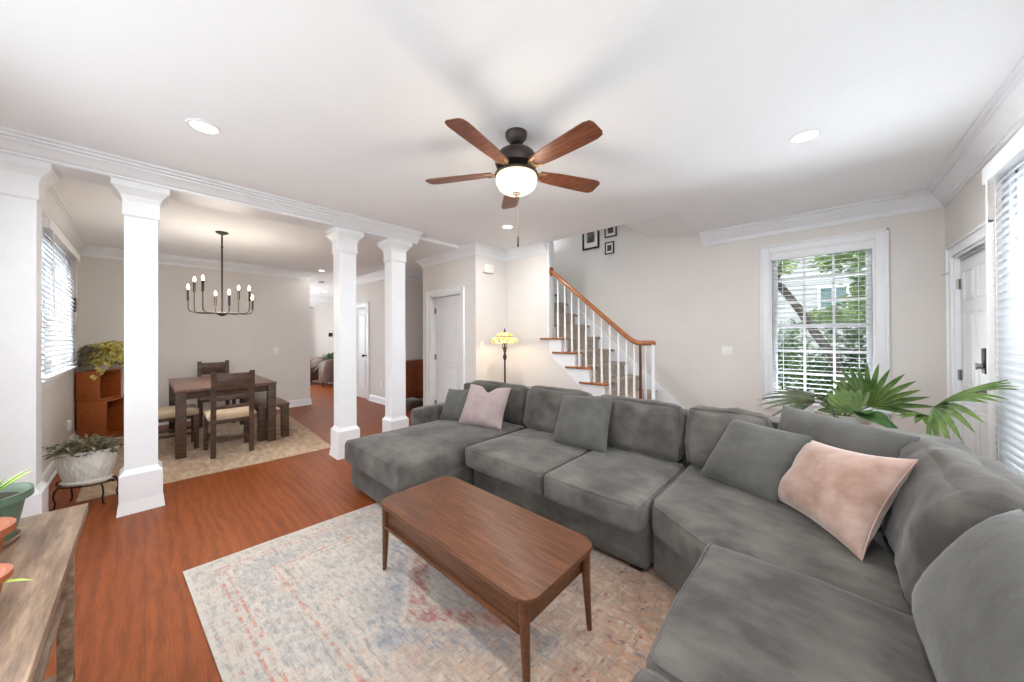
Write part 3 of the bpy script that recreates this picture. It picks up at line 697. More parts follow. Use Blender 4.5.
downlight(-7.45, 2.42, HD, 'nearer recessed light in the hall ceiling beyond the dining wall', 2.5, .07)
downlight(-10.9, 3.62, HD, 'farther bright recessed light at the end of the hall ceiling', 10, .08)
o = thing('smoke_detector', (-8.95, 2.90, HD), 'round white smoke detector on the hall ceiling between two lights', 'smoke detector')
mb = MB(); mb.lathe([(.001, -.04), (.05, -.04), (.062, -.03), (.07, -.006), (.07, 0), (.001, 0)], Matrix.Translation((-8.95, 2.90, HD)), 24); mb.build('housing', M_switch, o)
mb = MB(); mb.lathe([(.052, -.041), (.058, -.038), (.066, -.024), (.060, -.022)], Matrix.Translation((-8.95, 2.90, HD)), 24, cap=False); mb.build('vent_ring', M_nickel, o)

# ------------------------------------------------------------------ soft furnishing helpers
def sgn(x): return -1 if x < 0 else 1
def cushion(mb, c, size, r=.06, puff=(0, 0, .03), M=None, amp=.004, cuts=12, seed=0, wr=3.0, sag=None):
    old = set(mb.bm.verts); res = bmesh.ops.create_cube(mb.bm, size=2); vs = res['verts']
    es = list({e for v in vs for e in v.link_edges})
    res = bmesh.ops.subdivide_edges(mb.bm, edges=es, cuts=cuts, use_grid_fill=True)
    vs = [v for v in mb.bm.verts if v not in old]
    a, b, h = size[0]/2, size[1]/2, size[2]/2
    for v in vs:
        u = [math.sin(max(-1, min(1, x))*PI/2) for x in v.co]
        P = Vector((u[0]*a, u[1]*b, u[2]*h)); q = Vector([max(-(s_-r), min(s_-r, p)) for s_, p in zip((a, b, h), P)])
        d = P-q
        if d.length > 1e-6: P = q+d.normalized()*r
        P.x += sgn(u[0])*puff[0]*abs(u[0])**3*(1-u[1]**2)*(1-u[2]**2)
        P.y += sgn(u[1])*puff[1]*abs(u[1])**3*(1-u[0]**2)*(1-u[2]**2)
        P.z += sgn(u[2])*puff[2]*abs(u[2])**3*(1-u[0]**2)*(1-u[1]**2)
        if sag: P.z += sag(u[0], u[1], u[2])
        P += noise.noise_vector(P*wr+Vector((seed*3.1, seed*1.7, seed)))*amp*2.2 + noise.noise_vector(P*wr*3.3+Vector((seed, 0, 5)))*amp*.8
        v.co = Vector(c)+P if M is None else M @ P
    return mb
def piping_loop(name, c, size, r, zf, parent, mat, rad_=.0045, off=.001):
    """welt cord round the upper edge of a box cushion"""
    a, b = size[0]/2-r*.293+off, size[1]/2-r*.293+off; z = c[2]+zf*(size[2]/2-r*.293)+off; pts = []
    for cx, cy, t0 in ((1, 1, 0), (-1, 1, 90), (-1, -1, 180), (1, -1, 270)):
        for k in range(4):
            t = rad(t0+k*30); pts.append((c[0]+cx*(a-r)+r*math.cos(t), c[1]+cy*(b-r)+r*math.sin(t), z))
    mb = MB(); mb.tube(pts, rad_, 6, closed=True); return mb.build(name, mat, parent)
def throw_pillow(name, P, thick, mat, label, notch=0, pinch=.06, seed=0, n=18, amp=.005, group=None, pipe=True):
    """P: bottom-left, bottom-right, top-left, top-right corners in the room, thickness both ways"""
    bl, br, tl, tr = [Vector(p) for p in P]
    cen = (bl+br+tl+tr)/4; nrm = (br-bl).cross(tl-bl).normalized()
    if nrm.dot(Vector((0, 0, 1.42))-cen) < 0: nrm = -nrm
    o = thing(name, (bl+br)/2, label, 'throw pillow', group)
    mb = MB()
    def pos(s_, t, side):
        u, v = 2*s_-1, 2*t-1
        us = u*(1-pinch*(1-v*v)); vs = v*(1-pinch*(1-u*u))
        if notch: vs -= notch*math.exp(-(u/.26)**2)*max(0, v)**2.2
        a, b = (us+1)/2, (vs+1)/2
        p = bl.lerp(br, a).lerp(tl.lerp(tr, a), b)
        th = thick*.5*max(0, (1-u**4)*(1-v**4))**.55*(1-.25*(u*u+v*v)*.5)
        if notch: th *= 1-.35*math.exp(-(u/.22)**2)*max(0, v)
        p = p+nrm*(th*side)
        k = min(1, th/(thick*.2)) if thick else 1
        p += noise.noise_vector(p*6+Vector((seed, 0, 0)))*amp*k + nrm*noise.noise(p*17+Vector((0, seed, 0)))*amp*.7*k
        return p
    # bias sampling towards the edges
    f = lambda x: .5-.5*math.cos(PI*x)
    mb.grid(lambda s_, t: pos(f(s_), f(t), 1), n, n); mb.grid(lambda s_, t: pos(f(s_), f(t), -1), n, n)
    bmesh.ops.remove_doubles(mb.bm, verts=mb.bm.verts, dist=.0008)
    mb.build('cover', mat, o, smooth=None)
    if pipe:
        pts = []
        for k in range(4*16):
            e, q = divmod(k, 16); q = f(q/16)
            pts.append(pos(*[(q, 0), (1, q), (1-q, 1), (0, 1-q)][e], 0))
        mb = MB(); mb.tube(pts, .0032, 6, closed=True); mb.build('seam', mat, o)
    return o

# ------------------------------------------------------------------ rugs
def rug(name, A, B, C_, D, L, W, mat, label, th=.010):
    """corners A (u0,v0) B (u1,v0) C (u1,v1) D (u0,v1)"""
    A, B, C_, D = [Vector((*p, 0)) for p in (A, B, C_, D)]; mb = MB(); N = 24
    uvl = mb.bm.loops.layers.uv.new('UVMap')
    def P(s_, t): return A.lerp(B, s_).lerp(D.lerp(C_, s_), t)
    g = [[mb.bm.verts.new(P(i/N, j/N)+Vector((0, 0, th+.0015*noise.noise(Vector((i*.35, j*.35, 0)))))) for j in range(N+1)] for i in range(N+1)]
    for i in range(N):
        for j in range(N):
            fc = mb.bm.faces.new((g[i][j], g[i+1][j], g[i+1][j+1], g[i][j+1]))
            for lp, (a, b) in zip(fc.loops, ((i, j), (i+1, j), (i+1, j+1), (i, j+1))): lp[uvl].uv = (a/N*L, b/N*W)
    rim = [(i, 0) for i in range(N)]+[(N, j) for j in range(N)]+[(N-i, N) for i in range(N)]+[(0, N-j) for j in range(N)]
    lo = [mb.bm.verts.new((g[i][j].co.x, g[i][j].co.y, .001)) for i, j in rim]
    for k in range(len(rim)):
        a, b = rim[k], rim[(k+1) % len(rim)]
        mb.bm.faces.new((g[a[0]][a[1]], lo[k], lo[(k+1) % len(rim)], g[b[0]][b[1]]))
        for lp in mb.bm.faces[-1].loops if False else []: pass
    o = mb.build(name, mat, None, smooth=60); return tag(o, label, 'rug')
rug('area_rug', (-2.842, .155), (.10, .33), (.16, 2.62), (-2.735, 2.45), 2.95, 2.3, rug_mat('faded_oriental_rug', (2.95, 2.3)), 'large faded cream, blue and rust rug under the walnut coffee table')
rug('dining_rug', (-7.35, -.42), (-4.73, -.40), (-4.60, 1.62), (-7.25, 1.76), 2.65, 2.1, rug_mat('tan_dining_rug', None), 'tan worn rug under the dark dining table')

# ------------------------------------------------------------------ sectional sofa
so = thing('sectional_sofa', (-1.3, 2.4, 0), 'large grey velour sectional sofa with a chaise and a corner wedge, around the rug', 'sofa')
def sbox(name, x0, x1, y0, y1, z0, z1, bev=.02, seed=0):
    mb = MB(); cushion(mb, ((x0+x1)/2, (y0+y1)/2, (z0+z1)/2), (x1-x0, y1-y0, z1-z0), r=bev, puff=(0, 0, 0), amp=.002, cuts=8, seed=seed); return mb.build(name, M_sofa, so, smooth=None)
def feet(pts):
    for x, y in pts:
        mb = MB(); mb.prism([(x-.035, y-.035), (x+.035, y-.035), (x+.035, y+.035), (x-.035, y+.035)], .011, .06, bevel=.004); mb.build('foot', M_dark, so)
sbox('base', -3.22, -2.29, 1.285, 2.95, .045, .30, .03, 1); sbox('base', -2.275, -.755, 1.955, 2.95, .045, .34, .03, 2)
feet([(-3.14, 1.37), (-2.38, 1.37), (-2.2, 2.05), (-.84, 2.03), (-3.35, 2.85), (.45, .3), (-.28, .3), (-.28, 1.6), (.45, 2.9), (-.6, 2.1)])
def scush(c, size, r, puff, seed, pipe=True, amp=.004, sag=None, zf=1):
    mb = MB(); cushion(mb, c, size, r, puff, amp=amp, seed=seed, cuts=16, sag=sag); o = mb.build('seat_cushion', M_sofa, so, smooth=None)
    if pipe: piping_loop('piping', c, size, r, zf, o, M_sofa)
    return o
scush((-2.77, 1.98, .365), (.955, 1.49, .20), .04, (.006, .006, .022), 1)
scush((-1.848, 2.275, .385), (.836, .87, .165), .036, (.002, .010, .026), 2)
scush((-1.09, 2.275, .385), (.672, .87, .165), .036, (.002, .010, .026), 3)
scush((-.06, 1.385, .39), (.68, .775, .165), .036, (.012, .004, .026), 4)
scush((-.06, .575, .39), (.68, .82, .165), .036, (.012, .004, .026), 5)
# corner wedge: base and cushion with a slanted front
wp = [(-.742, 1.985), (-.70, 1.955), (-.395, 1.775), (.36, 1.775), (.36, 2.80), (-.742, 2.80)]
mb = MB(); mb.prism([(-.74, 2.0), (-.40, 1.80), (.50, 1.80), (.50, 3.0), (-.74, 2.95)], .045, .34, bevel=.025, seg=3); mb.build('base', M_sofa, so)
mb = MB()
def wedge_outline(o):
    cx, cy = -.15, 2.3; return [((x-cx)*(1-o)+cx, (y-cy)*(1-o)+cy) for x, y in ((-.748, 2.03), (-.72, 1.95), (-.42, 1.755), (-.36, 1.745), (.37, 1.745), (.37, 2.80), (-.748, 2.80))]
rings = [(.32, .05), (.29, .015), (.33, -.0), (.40, -.0), (.44, .015), (.458, .05), (.464, .12), (.470, .3), (.476, .6), (.478, .9)]
rv = [[mb.bm.verts.new((*p, z)) for p in wedge_outline(o)] for z, o in rings[1:]]
for a, b in zip(rv, rv[1:]):
    for i in range(7): mb.bm.faces.new((a[i], a[(i+1) % 7], b[(i+1) % 7], b[i]))
mb.bm.faces.new(rv[-1]); mb.bm.faces.new(rv[0][::-1])
bmesh.ops.subdivide_edges(mb.bm, edges=[e for e in mb.bm.edges if e.calc_length() > .2], cuts=4, use_grid_fill=True)
for v in mb.bm.verts: v.co += noise.noise_vector(v.co*4)*.005
wc = mb.build('seat_cushion', M_sofa, so, smooth=50)
mb = MB(); mb.tube([(*p, .447) for p in wedge_outline(.018)], .0045, 6, closed=True); mb.build('piping', M_sofa, wc)
sbox('base', -.385, .50, .16, 1.765, .045, .345, .03, 4)
# backs and arm
sbox('back_frame', -3.47, -.45, 2.80, 3.03, .05, .81, .05, 5)
sbox('arm', -3.42, -3.235, 2.0, 2.86, .05, .615, .06, 6)
mb = MB(); mb.prism([(-.5, 2.80), (-.02, 2.83), (.33, 2.52), (.56, 2.45), (.565, 3.02), (.36, 3.17), (-.5, 3.03)], .05, .835, bevel=.04, seg=3); mb.build('back_frame', M_sofa, so)
sbox('back_frame', .43, .575, .14, 2.56, .05, .87, .04, 7)
def bcush(c, size, rotz, lean, seed, r=.075, puff=(.01, .05, .02), amp=.007, wr=3.4, seam=True):
    M = Matrix.Translation(c) @ Matrix.Rotation(rotz, 4, 'Z') @ Matrix.Rotation(lean, 4, 'X')
    mb = MB(); cushion(mb, (0, 0, 0), size, r, puff, M=M, amp=amp, seed=seed, cuts=18, wr=wr); o = mb.build('back_cushion', M_sofa, so, smooth=None)
    if not seam: return o
    mb = MB(); a, h = size[0]/2-.02, size[2]/2-.02; d = -size[1]/2+.022
    pts = [M @ Vector(p) for p in ((-a, d, -h), (-a-.012, d, 0), (-a, d, h), (0, d-.0, h+.012), (a, d, h), (a+.012, d, 0), (a, d, -h))]
    mb.tube(pts, .0045, 6); mb.build('seam', M_sofa, o); return o
L = rad(-13)
bcush((-2.80, 2.80, .655), (.86, .15, .42), 0, rad(-6), 1, .06, (.004, .02, .01), .003)
bcush((-1.935, 2.765, .665), (.74, .20, .44), 0, L, 2)
bcush((-1.14, 2.765, .66), (.72, .20, .43), 0, L, 3)
bcush((-.50, 2.775, .665), (.50, .20, .43), rad(2), L, 4, amp=.012, wr=5)
bcush((.352, 2.17, .672), (.90, .215, .47), rad(-90), rad(-15), 6, r=.09, puff=(.02, .03, .03), amp=.016, wr=5.5, seam=False)
bcush((.36, .56, .675), (.76, .18, .44), rad(-90), rad(-18), 8)
throw_pillow('throw_pillow', [(.235, 1.80, .48), (.25, 1.06, .48), (.42, 1.735, .905), (.45, 1.06, .90)], .21, M_gpil, 'plain grey pillow on the right end of the sofa, nearest the window blind', seed=7, pinch=.02, pipe=False)
throw_pillow('throw_pillow', [(-.27, 2.70, .48), (.22, 2.40, .48), (-.20, 2.86, .95), (.34, 2.52, .92)], .17, M_gpil, 'long grey pillow standing in the sofa corner behind the blush velvet pillow', seed=8, pinch=.02, pipe=False)
throw_pillow('throw_pillow', [(-2.891, 2.278, .475), (-2.384, 2.42, .475), (-2.881, 2.453, .881), (-2.397, 2.584, .87)], .17, M_pink, 'pale pink throw pillow with a dented top, on the chaise end', notch=.32, seed=1)
throw_pillow('throw_pillow', [(-3.20, 2.26, .475), (-2.82, 2.36, .475), (-3.20, 2.39, .80), (-2.84, 2.46, .83)], .14, M_gpil, 'small grey throw pillow beside the sofa arm, behind the pale pink pillow', seed=2)
throw_pillow('throw_pillow', [(-1.762, 2.426, .475), (-1.279, 2.488, .475), (-1.745, 2.576, .874), (-1.294, 2.647, .908)], .16, M_gpil, 'square grey throw pillow leaning at the middle of the long sofa side', seed=3, pinch=.035)
throw_pillow('throw_pillow', [(-.618, 2.538, .48), (-.203, 2.369, .48), (-.447, 2.664, .859), (-.045, 2.496, .85)], .17, M_gpil, 'large grey throw pillow in the sofa corner, left of the blush velvet pillow', seed=4, pinch=.03)
throw_pillow('throw_pillow', [(-.234, 2.466, .48), (.112, 2.01, .48), (-.05, 2.535, .823), (.284, 2.159, .897)], .19, M_pinkv, 'blush pink velvet throw pillow in the sofa corner', seed=5, pinch=.11, amp=.011)

# ------------------------------------------------------------------ coffee table
ct = thing('coffee_table', (-1.4, 1.21, 0), 'walnut mid-century coffee table with rounded top on the cream rug', 'coffee table')
def rrect(x0, x1, y0, y1, r, n=6):
    P = []
    for cx, cy, t0 in ((x1-r, y1-r, 0), (x0+r, y1-r, 90), (x0+r, y0+r, 180), (x1-r, y0+r, 270)):
        for k in range(n+1): t = rad(t0+90*k/n); P.append((cx+r*math.cos(t), cy+r*math.sin(t)))
    return P
mb = MB(); mb.prism(rrect(-1.985, -.80, .945, 1.468, .075), .408, .430, bevel=.005); mb.build('tabletop', M_walnut, ct)
mb = MB(); mb.box(-1.935, -.865, .982, 1.432, .285, .408, .003); mb.build('storage_apron', M_walnut, ct)
mb = MB(); mb.box(-1.935, -.865, .968, 1.446, .272, .287, .003); mb.build('bottom_rail', M_walnut, ct)
for x, y, dx, dy in ((-1.945, .982, -.014, .0), (-.845, .982, .01, .0), (-.845, 1.432, .01, .01), (-1.945, 1.432, -.014, .01)):
    mb = MB(); mb.tube([(x+dx*1.2, y+dy, .011), (x+dx, y+dy, .03), (x, y, .27), (x-dx*.2, y, .408)], [.0115, .013, .020, .023], 14); mb.build('leg', M_walnut, ct)

# ------------------------------------------------------------------ console at the left and its pots
co = thing('console_table', (-1.6, -.45, 0), 'weathered wood console table along the left wall, holding the potted plants', 'console table')
mb = MB(); mb.box(-2.2, -.55, -.745, -.155, .715, .75, .004); mb.build('tabletop', M_console, co)
mb = MB(); mb.box(-2.165, -.58, -.72, -.185, .10, .135, .003); mb.build('lower_shelf', M_console, co)
mb = MB(); mb.box(-2.165, -.58, -.72, -.20, .42, .445, .003); mb.build('middle_shelf', M_console, co)
for x in (-2.165, -1.38, -.62):
    for y in (-.72, -.225):
        mb = MB(); mb.box(x, x+.04, y, y+.04, .0, .715, .003); mb.build('leg', M_console, co)
mb = MB(); mb.box(-2.14, -.6, -.735, -.72, .1, .715); mb.build('back_panel', M_dwood, co)
def pot_thing(name, loc, prof, mat, label, cat='potted plant', soil_r=None, soil_z=None, sx=1, sy=1, rz=0, part='pot'):
    o = thing(name, loc, label, cat, rz=rz); o['_local'] = 1
    mb = MB(); mb.lathe(prof, None, 36, sx, sy); mb.build(part, mat, o)
    if soil_r: mb = MB(); mb.lathe([(.001, soil_z), (soil_r*.7, soil_z+.004), (soil_r, soil_z)], None, 24, sx, sy, cap=False); mb.build('soil', M_soil, o, smooth=60)
    return o
def potprof(rb, rt, h, lip, t=.008):
    return [(.001, .0), (rb, 0), (rb+(rt-rb)*.8, h*.8), (rt, h*.82), (rt+lip, h*.84), (rt+lip, h), (rt+lip-t, h), (rt-t*1.5, h*.84), (rb, h*.3), (.001, h*.28)]
gp = pot_thing('potted_aloe', (-1.985, -.375, .764), potprof(.084, .108, .150, .011), M_gpot, 'dark green plastic pot with a lime green spiky plant, at the end of the console', soil_r=.10, soil_z=.126, sy=1.0)
mb = MB(); mb.lathe([(.001, -.012), (.088, -.012), (.096, .002), (.093, .004), (.086, -.006), (.001, -.006)], None, 30); mb.build('saucer', plain('brown_saucer', (140, 104, 86), .6), gp)
mb = MB(); random.seed(3)
for k in range(15):
    t = random.uniform(0, 2*PI); e = random.uniform(.7, 1.35)
    mb.leaf((.02*math.cos(t), .02*math.sin(t), .122), (math.cos(t)*math.cos(e), math.sin(t)*math.cos(e), math.sin(e)), (0, 0, 1) if e < 1.2 else (math.cos(t), math.sin(t), .3), random.uniform(.08, .14), .026, droop=random.uniform(.0, .2), fold=.5)
mb.build('leaves', M_lime, gp, smooth=60)
tp = pot_thing('potted_succulent', (-1.745, -.356, .752), potprof(.066, .088, .13, .012, .012), M_terra, 'larger terracotta pot in front of the green pot on the console', soil_r=.074, soil_z=.10)
mb = MB()
for k in range(9):
    t = 2*PI*k/9; mb.leaf((.01*math.cos(t), .01*math.sin(t), .10), (math.cos(t), math.sin(t), .35), (0, 0, 1), .08 if k % 3 else .13, .018, droop=.5, fold=.4)
mb.build('leaves', M_lime, tp, smooth=60)
tp2 = pot_thing('potted_seedling', (-1.495, -.296, .752), potprof(.05, .063, .092, .010, .011), M_terra, 'smaller terracotta pot nearest the front of the console', soil_r=.052, soil_z=.06)
mb = MB()
for k in range(7):
    t = 2*PI*k/7+.3; mb.leaf((.01*math.cos(t), .01*math.sin(t), .058), (math.cos(t), math.sin(t), .5), (0, 0, 1), .12 if k % 2 else .07, .014, droop=.4, fold=.4)
mb.build('leaves', M_lime, tp2, smooth=60)

# ------------------------------------------------------------------ white oval planter on its metal stand
PX, PY, PR = -4.66, -.335, rad(62)
ps = thing('plant_stand', (PX, PY, 0), 'dark wrought-iron plant stand under the white oval planter', 'plant stand', rz=PR); ps['_local'] = 1
mb = MB(); mb.tube([(.170*math.cos(t), .105*math.sin(t), .176) for t in [2*PI*k/32 for k in range(32)]], .006, 8, closed=True)
mb.tube([(.168, 0, .176), (-.168, 0, .176)], .005, 8); mb.tube([(0, .103, .176), (0, -.103, .176)], .005, 8); mb.build('ring', M_black, ps)
for sx in (-1, 1):
    for sy in (-1, 1):
        x, y = sx*.128, sy*.07
        mb = MB(); mb.tube([(x*1.02, y*1.02, .176), (x*1.16, y*1.16, .15), (x*1.2, y*1.2, .10), (x*1.13, y*1.13, .05), (x*1.18, y*1.18, .008), (x*1.3, y*1.3, .006)], .006, 8); mb.build('leg', M_black, ps)
    mb = MB(); mb.tube([(sx*(.17+.022*math.cos(t)), .03*math.sin(t)*0, .185+.022*math.sin(t)) for t in [k*PI/7 for k in range(-6, 8)]], .005, 8); mb.build('scroll', M_black, ps)
pl = pot_thing('planter', (PX, PY, .184), [(.001, .0), (.145, .0), (.158, .008), (.16, .022), (.135, .026), (.148, .045), (.172, .12), (.187, .20), (.191, .255), (.197, .26), (.197, .28), (.187, .28), (.18, .24), (.001, .23)], M_white_cer, 'white oval ceramic planter with trailing succulent, on the dark metal stand', sx=1, sy=.62, rz=PR, soil_r=.18, soil_z=.25, part='bowl')
bm_o = [c for c in pl.children if c.name.startswith('bowl')][0]
t_ = NT('woven_white_ceramic'); t_.set(.4); t_.b.inputs['Base Color'].default_value = rgb((226, 224, 216))
wv = t_.n('ShaderNodeTexVoronoi'); wv.inputs['Scale'].default_value = 34; t_.l(t_.coord('Object', (1, 1, .45)), wv.inputs['Vector']); t_.bump(wv.outputs['Distance'], .7, .012)
bm_o.data.materials[0] = t_.m
mb = MB(); random.seed(11)
for k in range(420):
    t = random.uniform(0, 2*PI); r = math.sqrt(random.random())
    x, y = .195*r*math.cos(t), .125*r*math.sin(t); z = .255+random.uniform(.0, .125)*(1.1-r*.6)
    ph = t+random.uniform(-.9, .9); e = random.uniform(.1, 1.2)-.4*r
    mb.leaf((x, y, z), (math.cos(ph)*math.cos(e), math.sin(ph)*math.cos(e), math.sin(e)), (random.uniform(-.4, .4), random.uniform(-.4, .4), 1), random.uniform(.04, .07), random.uniform(.022, .034), droop=.2, fold=.25, n=3)
for k in range(16):
    mb.leaf((-.20-.006*k+.0, .05-.004*k, .275+.0035*k+random.uniform(-.01, .01)), (random.uniform(-1, .3), random.uniform(-1, 1), random.uniform(-.2, .8)), (0, 0, 1), .045, .022, droop=.2, n=3)
mb.build('foliage', M_succ, pl, smooth=60)
mb = MB(); mb.tube([(-.12, .03, .255), (-.20, .05, .28), (-.30, -.01, .33)], .004, 6); mb.build('trailing_stem', M_stem, pl)

# ------------------------------------------------------------------ stacked storage cubes with trailing plant
def cube_shelf(corner, rz, a, b, z0, z1, label):
    """local x from the near corner along the open face, local y into the box"""
    o = thing('storage_cube', (*corner, z0), label, 'storage cube', rz=rz); o['_local'] = 1; t = .02; h = z1-z0
    for nm, q in (('side_panel', (0, t, 0, b, 0, h)), ('side_panel', (a-t, a, 0, b, 0, h)), ('top_panel', (t, a-t, 0, b, h-t, h)), ('bottom_panel', (t, a-t, 0, b, 0, t)), ('back_panel', (t, a-t, b-.012, b, t, h-t))):
        mb = MB(); mb.box(*q, .0015); mb.build(nm, M_cube, o)
CRZ = rad(153)
cube_shelf((-7.375, -.365), CRZ, .42, .30, .002, .535, 'lower orange-brown storage cube in the dining room corner')
cube_shelf((-7.40, -.43), CRZ, .42, .235, .537, .955, 'upper orange-brown storage cube under the yellow-green trailing plant')
pp = pot_thing('potted_pothos', (-7.62, -.42, .957), potprof(.06, .075, .11, .008), M_white_cer, 'bushy yellow-green trailing plant on top of the stacked storage cubes', soil_r=.068, soil_z=.09)
for nm, mat, cnt, cx, cy, rx, ry, rz_ in (('foliage', M_pothos, 900, .05, .09, .20, .26, .25), ('dry_foliage', M_pothosd, 300, .06, -.10, .14, .10, .2)):
    mb = MB(); random.seed(cnt)
    for k in range(cnt):
        t = random.uniform(0, 2*PI); ph = random.uniform(-.55, 1.5); r = random.uniform(.5, 1)
        p = Vector((cx+rx*r*math.cos(t)*math.cos(ph), cy+ry*r*math.sin(t)*math.cos(ph), .16+rz_*r*math.sin(ph)))
        if p.z < .04 and p.x < .17: p.z = .04+random.random()*.05
        d = (math.cos(t)+random.uniform(-.6, .6), math.sin(t)+random.uniform(-.6, .6), random.uniform(-.7, .6))
        mb.leaf(p, d, (random.uniform(-.5, .5), random.uniform(-.5, .5), 1), random.uniform(.04, .065), random.uniform(.028, .044), droop=.3, fold=.2, n=3)
    if nm == 'foliage':
        for k in range(26):
            f_ = k/26; mb.leaf((.185+.01*math.sin(f_*9), -.03+.03*math.sin(f_*5), .06-.16*f_), (random.uniform(.1, 1), random.uniform(-1, 1), random.uniform(-.8, .2)), (1, 0, .5), .05, .034, n=3)
    mb.build(nm, mat, pp, smooth=60)

# ------------------------------------------------------------------ dining set
dt = thing('dining_table', (-6.3, .73, 0), 'dark brown rectangular dining table under the candle chandelier', 'dining table')
mb = MB(); mb.box(-7.12, -5.47, .235, 1.215, .765, .805, .004); mb.build('tabletop', M_dtop, dt)
mb = MB(); mb.box(-7.06, -5.53, .29, .325, .68, .765); mb.box(-7.06, -5.53, 1.125, 1.16, .68, .765); mb.box(-5.565, -5.53, .3, 1.15, .68, .765); mb.box(-7.06, -7.025, .3, 1.15, .68, .765); mb.build('apron', M_dwood, dt)
for x in (-7.115, -5.565):
    for y in (.24, 1.12): mb = MB(); mb.box(x, x+.09, y, y+.09, .012, .765, .004); mb.build('leg', M_dwood, dt)
ch = thing('dining_chair', (-5.44, .715, .012), 'dark slatted dining chair at the near end of the table', 'dining chair', 'dining chairs at the dark table'); ch['_local'] = 1
# local: seat faces -x, back at +x
for sy in (-1, 1):
    y = sy*.178
    mb = MB(); mb.prism([(.205, 0), (.255, 0), (.262, .5), (.30, 1.0), (.262, 1.0), (.212, .5)], y-.024, y+.024, Matrix(((1, 0, 0, 0), (0, 0, 1, 0), (0, 1, 0, 0), (0, 0, 0, 1)))); mb.build('rear_post', M_dwood, ch)
    mb = MB(); y2 = sy*.20; mb.box(-.245, -.20, y2-.022, y2+.022, 0, .43, .003); mb.build('front_leg', M_dwood, ch)
    mb = MB(); mb.box(-.2, .215, y-.012, y+.012, .18, .215, .003); mb.build('side_rail', M_dwood, ch)
mb = MB(); mb.box(-.235, .22, -.20, .20, .385, .43, .004); mb.build('seat_frame', M_dwood, ch)
mb = MB(); cushion(mb, (-.01, 0, .465), (.48, .45, .085), .03, (0, 0, .02), amp=.001, cuts=8); mb.build('seat_cushion', M_cream, ch, smooth=None)
for z0, z1, x in ((.78, .975, .272), (.66, .715, .262), (.56, .60, .252)):
    mb = MB(); mb.box(x-.011, x+.011, -.16, .16, z0, z1, .004); mb.build('back_slat' if z0 < .7 else 'top_slat', M_dwood, ch)
dup(ch, (-6.05, .22, .012), -PI/2, 'dark dining chair on the window side of the table, mostly behind the front column')
dup(ch, (-7.34, .79, .012), PI, 'dark dining chair at the far end of the table by the wall')
bn = thing('dining_bench', (-6.25, 1.21, .012), 'dark wooden bench on the far side of the dining table', 'bench'); 
mb = MB(); mb.box(-6.95, -5.57, 1.03, 1.39, .445, .485, .004); mb.build('seat', M_dtop, bn)
for x in (-6.94, -5.66):
    for y in (1.035, 1.30): mb = MB(); mb.box(x, x+.085, y, y+.085, .012, .445, .003); mb.build('leg', M_dwood, bn)
mb = MB(); mb.box(-6.86, -5.64, 1.06, 1.085, .375, .445); mb.box(-6.86, -5.64, 1.335, 1.36, .375, .445); mb.build('apron', M_dwood, bn)
# chandelier
CX, CY = -5.616, .665
cd = thing('chandelier', (CX, CY, HD), 'black candle-style chandelier with eight lit bulbs over the dining table', 'chandelier')
mb = MB(); mb.lathe([(.001, 2.715), (.02, 2.715), (.062, 2.735), (.065, HD-.001), (.001, HD-.001)], Matrix.Translation((CX, CY, 0)), 28); mb.build('canopy', M_bronze, cd)
mb = MB(); mb.cyl((CX, CY, 1.71), (CX, CY, 2.72), .0095); mb.cyl((CX, CY, 2.55), (CX, CY, 2.57), .013); mb.build('rod', M_bronze, cd)
mb = MB(); mb.lathe([(.001, 1.682), (.015, 1.682), (.05, 1.705), (.055, 1.72), (.03, 1.735), (.001, 1.736)], Matrix.Translation((CX, CY, 0)), 24); mb.build('hub', M_bronze, cd)
vd = Vector((-CX, -CY, 0)).normalized(); rt = Vector((-vd.y, vd.x, 0))     # towards the camera side / right
for ang, ztop in ((-78, 1.986), (-123, 2.114), (-33, 2.083), (-168, 1.964), (12, 1.928), (147, 2.054), (57, 2.007), (102, 1.912)):
    a = rad(ang); d = rt*math.sin(a)+vd*math.cos(a); R_ = .315; c = Vector((CX, CY, 0))
    def Z(r, z): return c+d*r+Vector((0, 0, z))
    mb = MB(); mb.tube([Z(.03, 1.718), Z(R_-.06, 1.718), Z(R_-.02, 1.728), Z(R_-.003, 1.752), Z(R_, 1.785), Z(R_, ztop-.125)], .0065, 8); arm = mb.build('arm', M_bronze, cd)
    mb = MB(); mb.cyl(Z(R_, ztop-.13), Z(R_, ztop), .014); mb.build('candle_sleeve', M_bronze, arm)
    mb = MB(); mb.lathe([(.006, 0), (.012, .014), (.0145, .030), (.010, .050), (.002, .068)], Matrix.Translation(Z(R_, ztop)), 14); mb.build('bulb', M_bulb, arm)
pd = bpy.data.lights.new('chandelier_glow', 'POINT'); pd.energy = 22; pd.color = (1, .88, .72); pd.shadow_soft_size = .3
po = bpy.data.objects.new('chandelier_lamp', pd); COL.objects.link(po); po.location = (0, 0, -.85); po.parent = cd

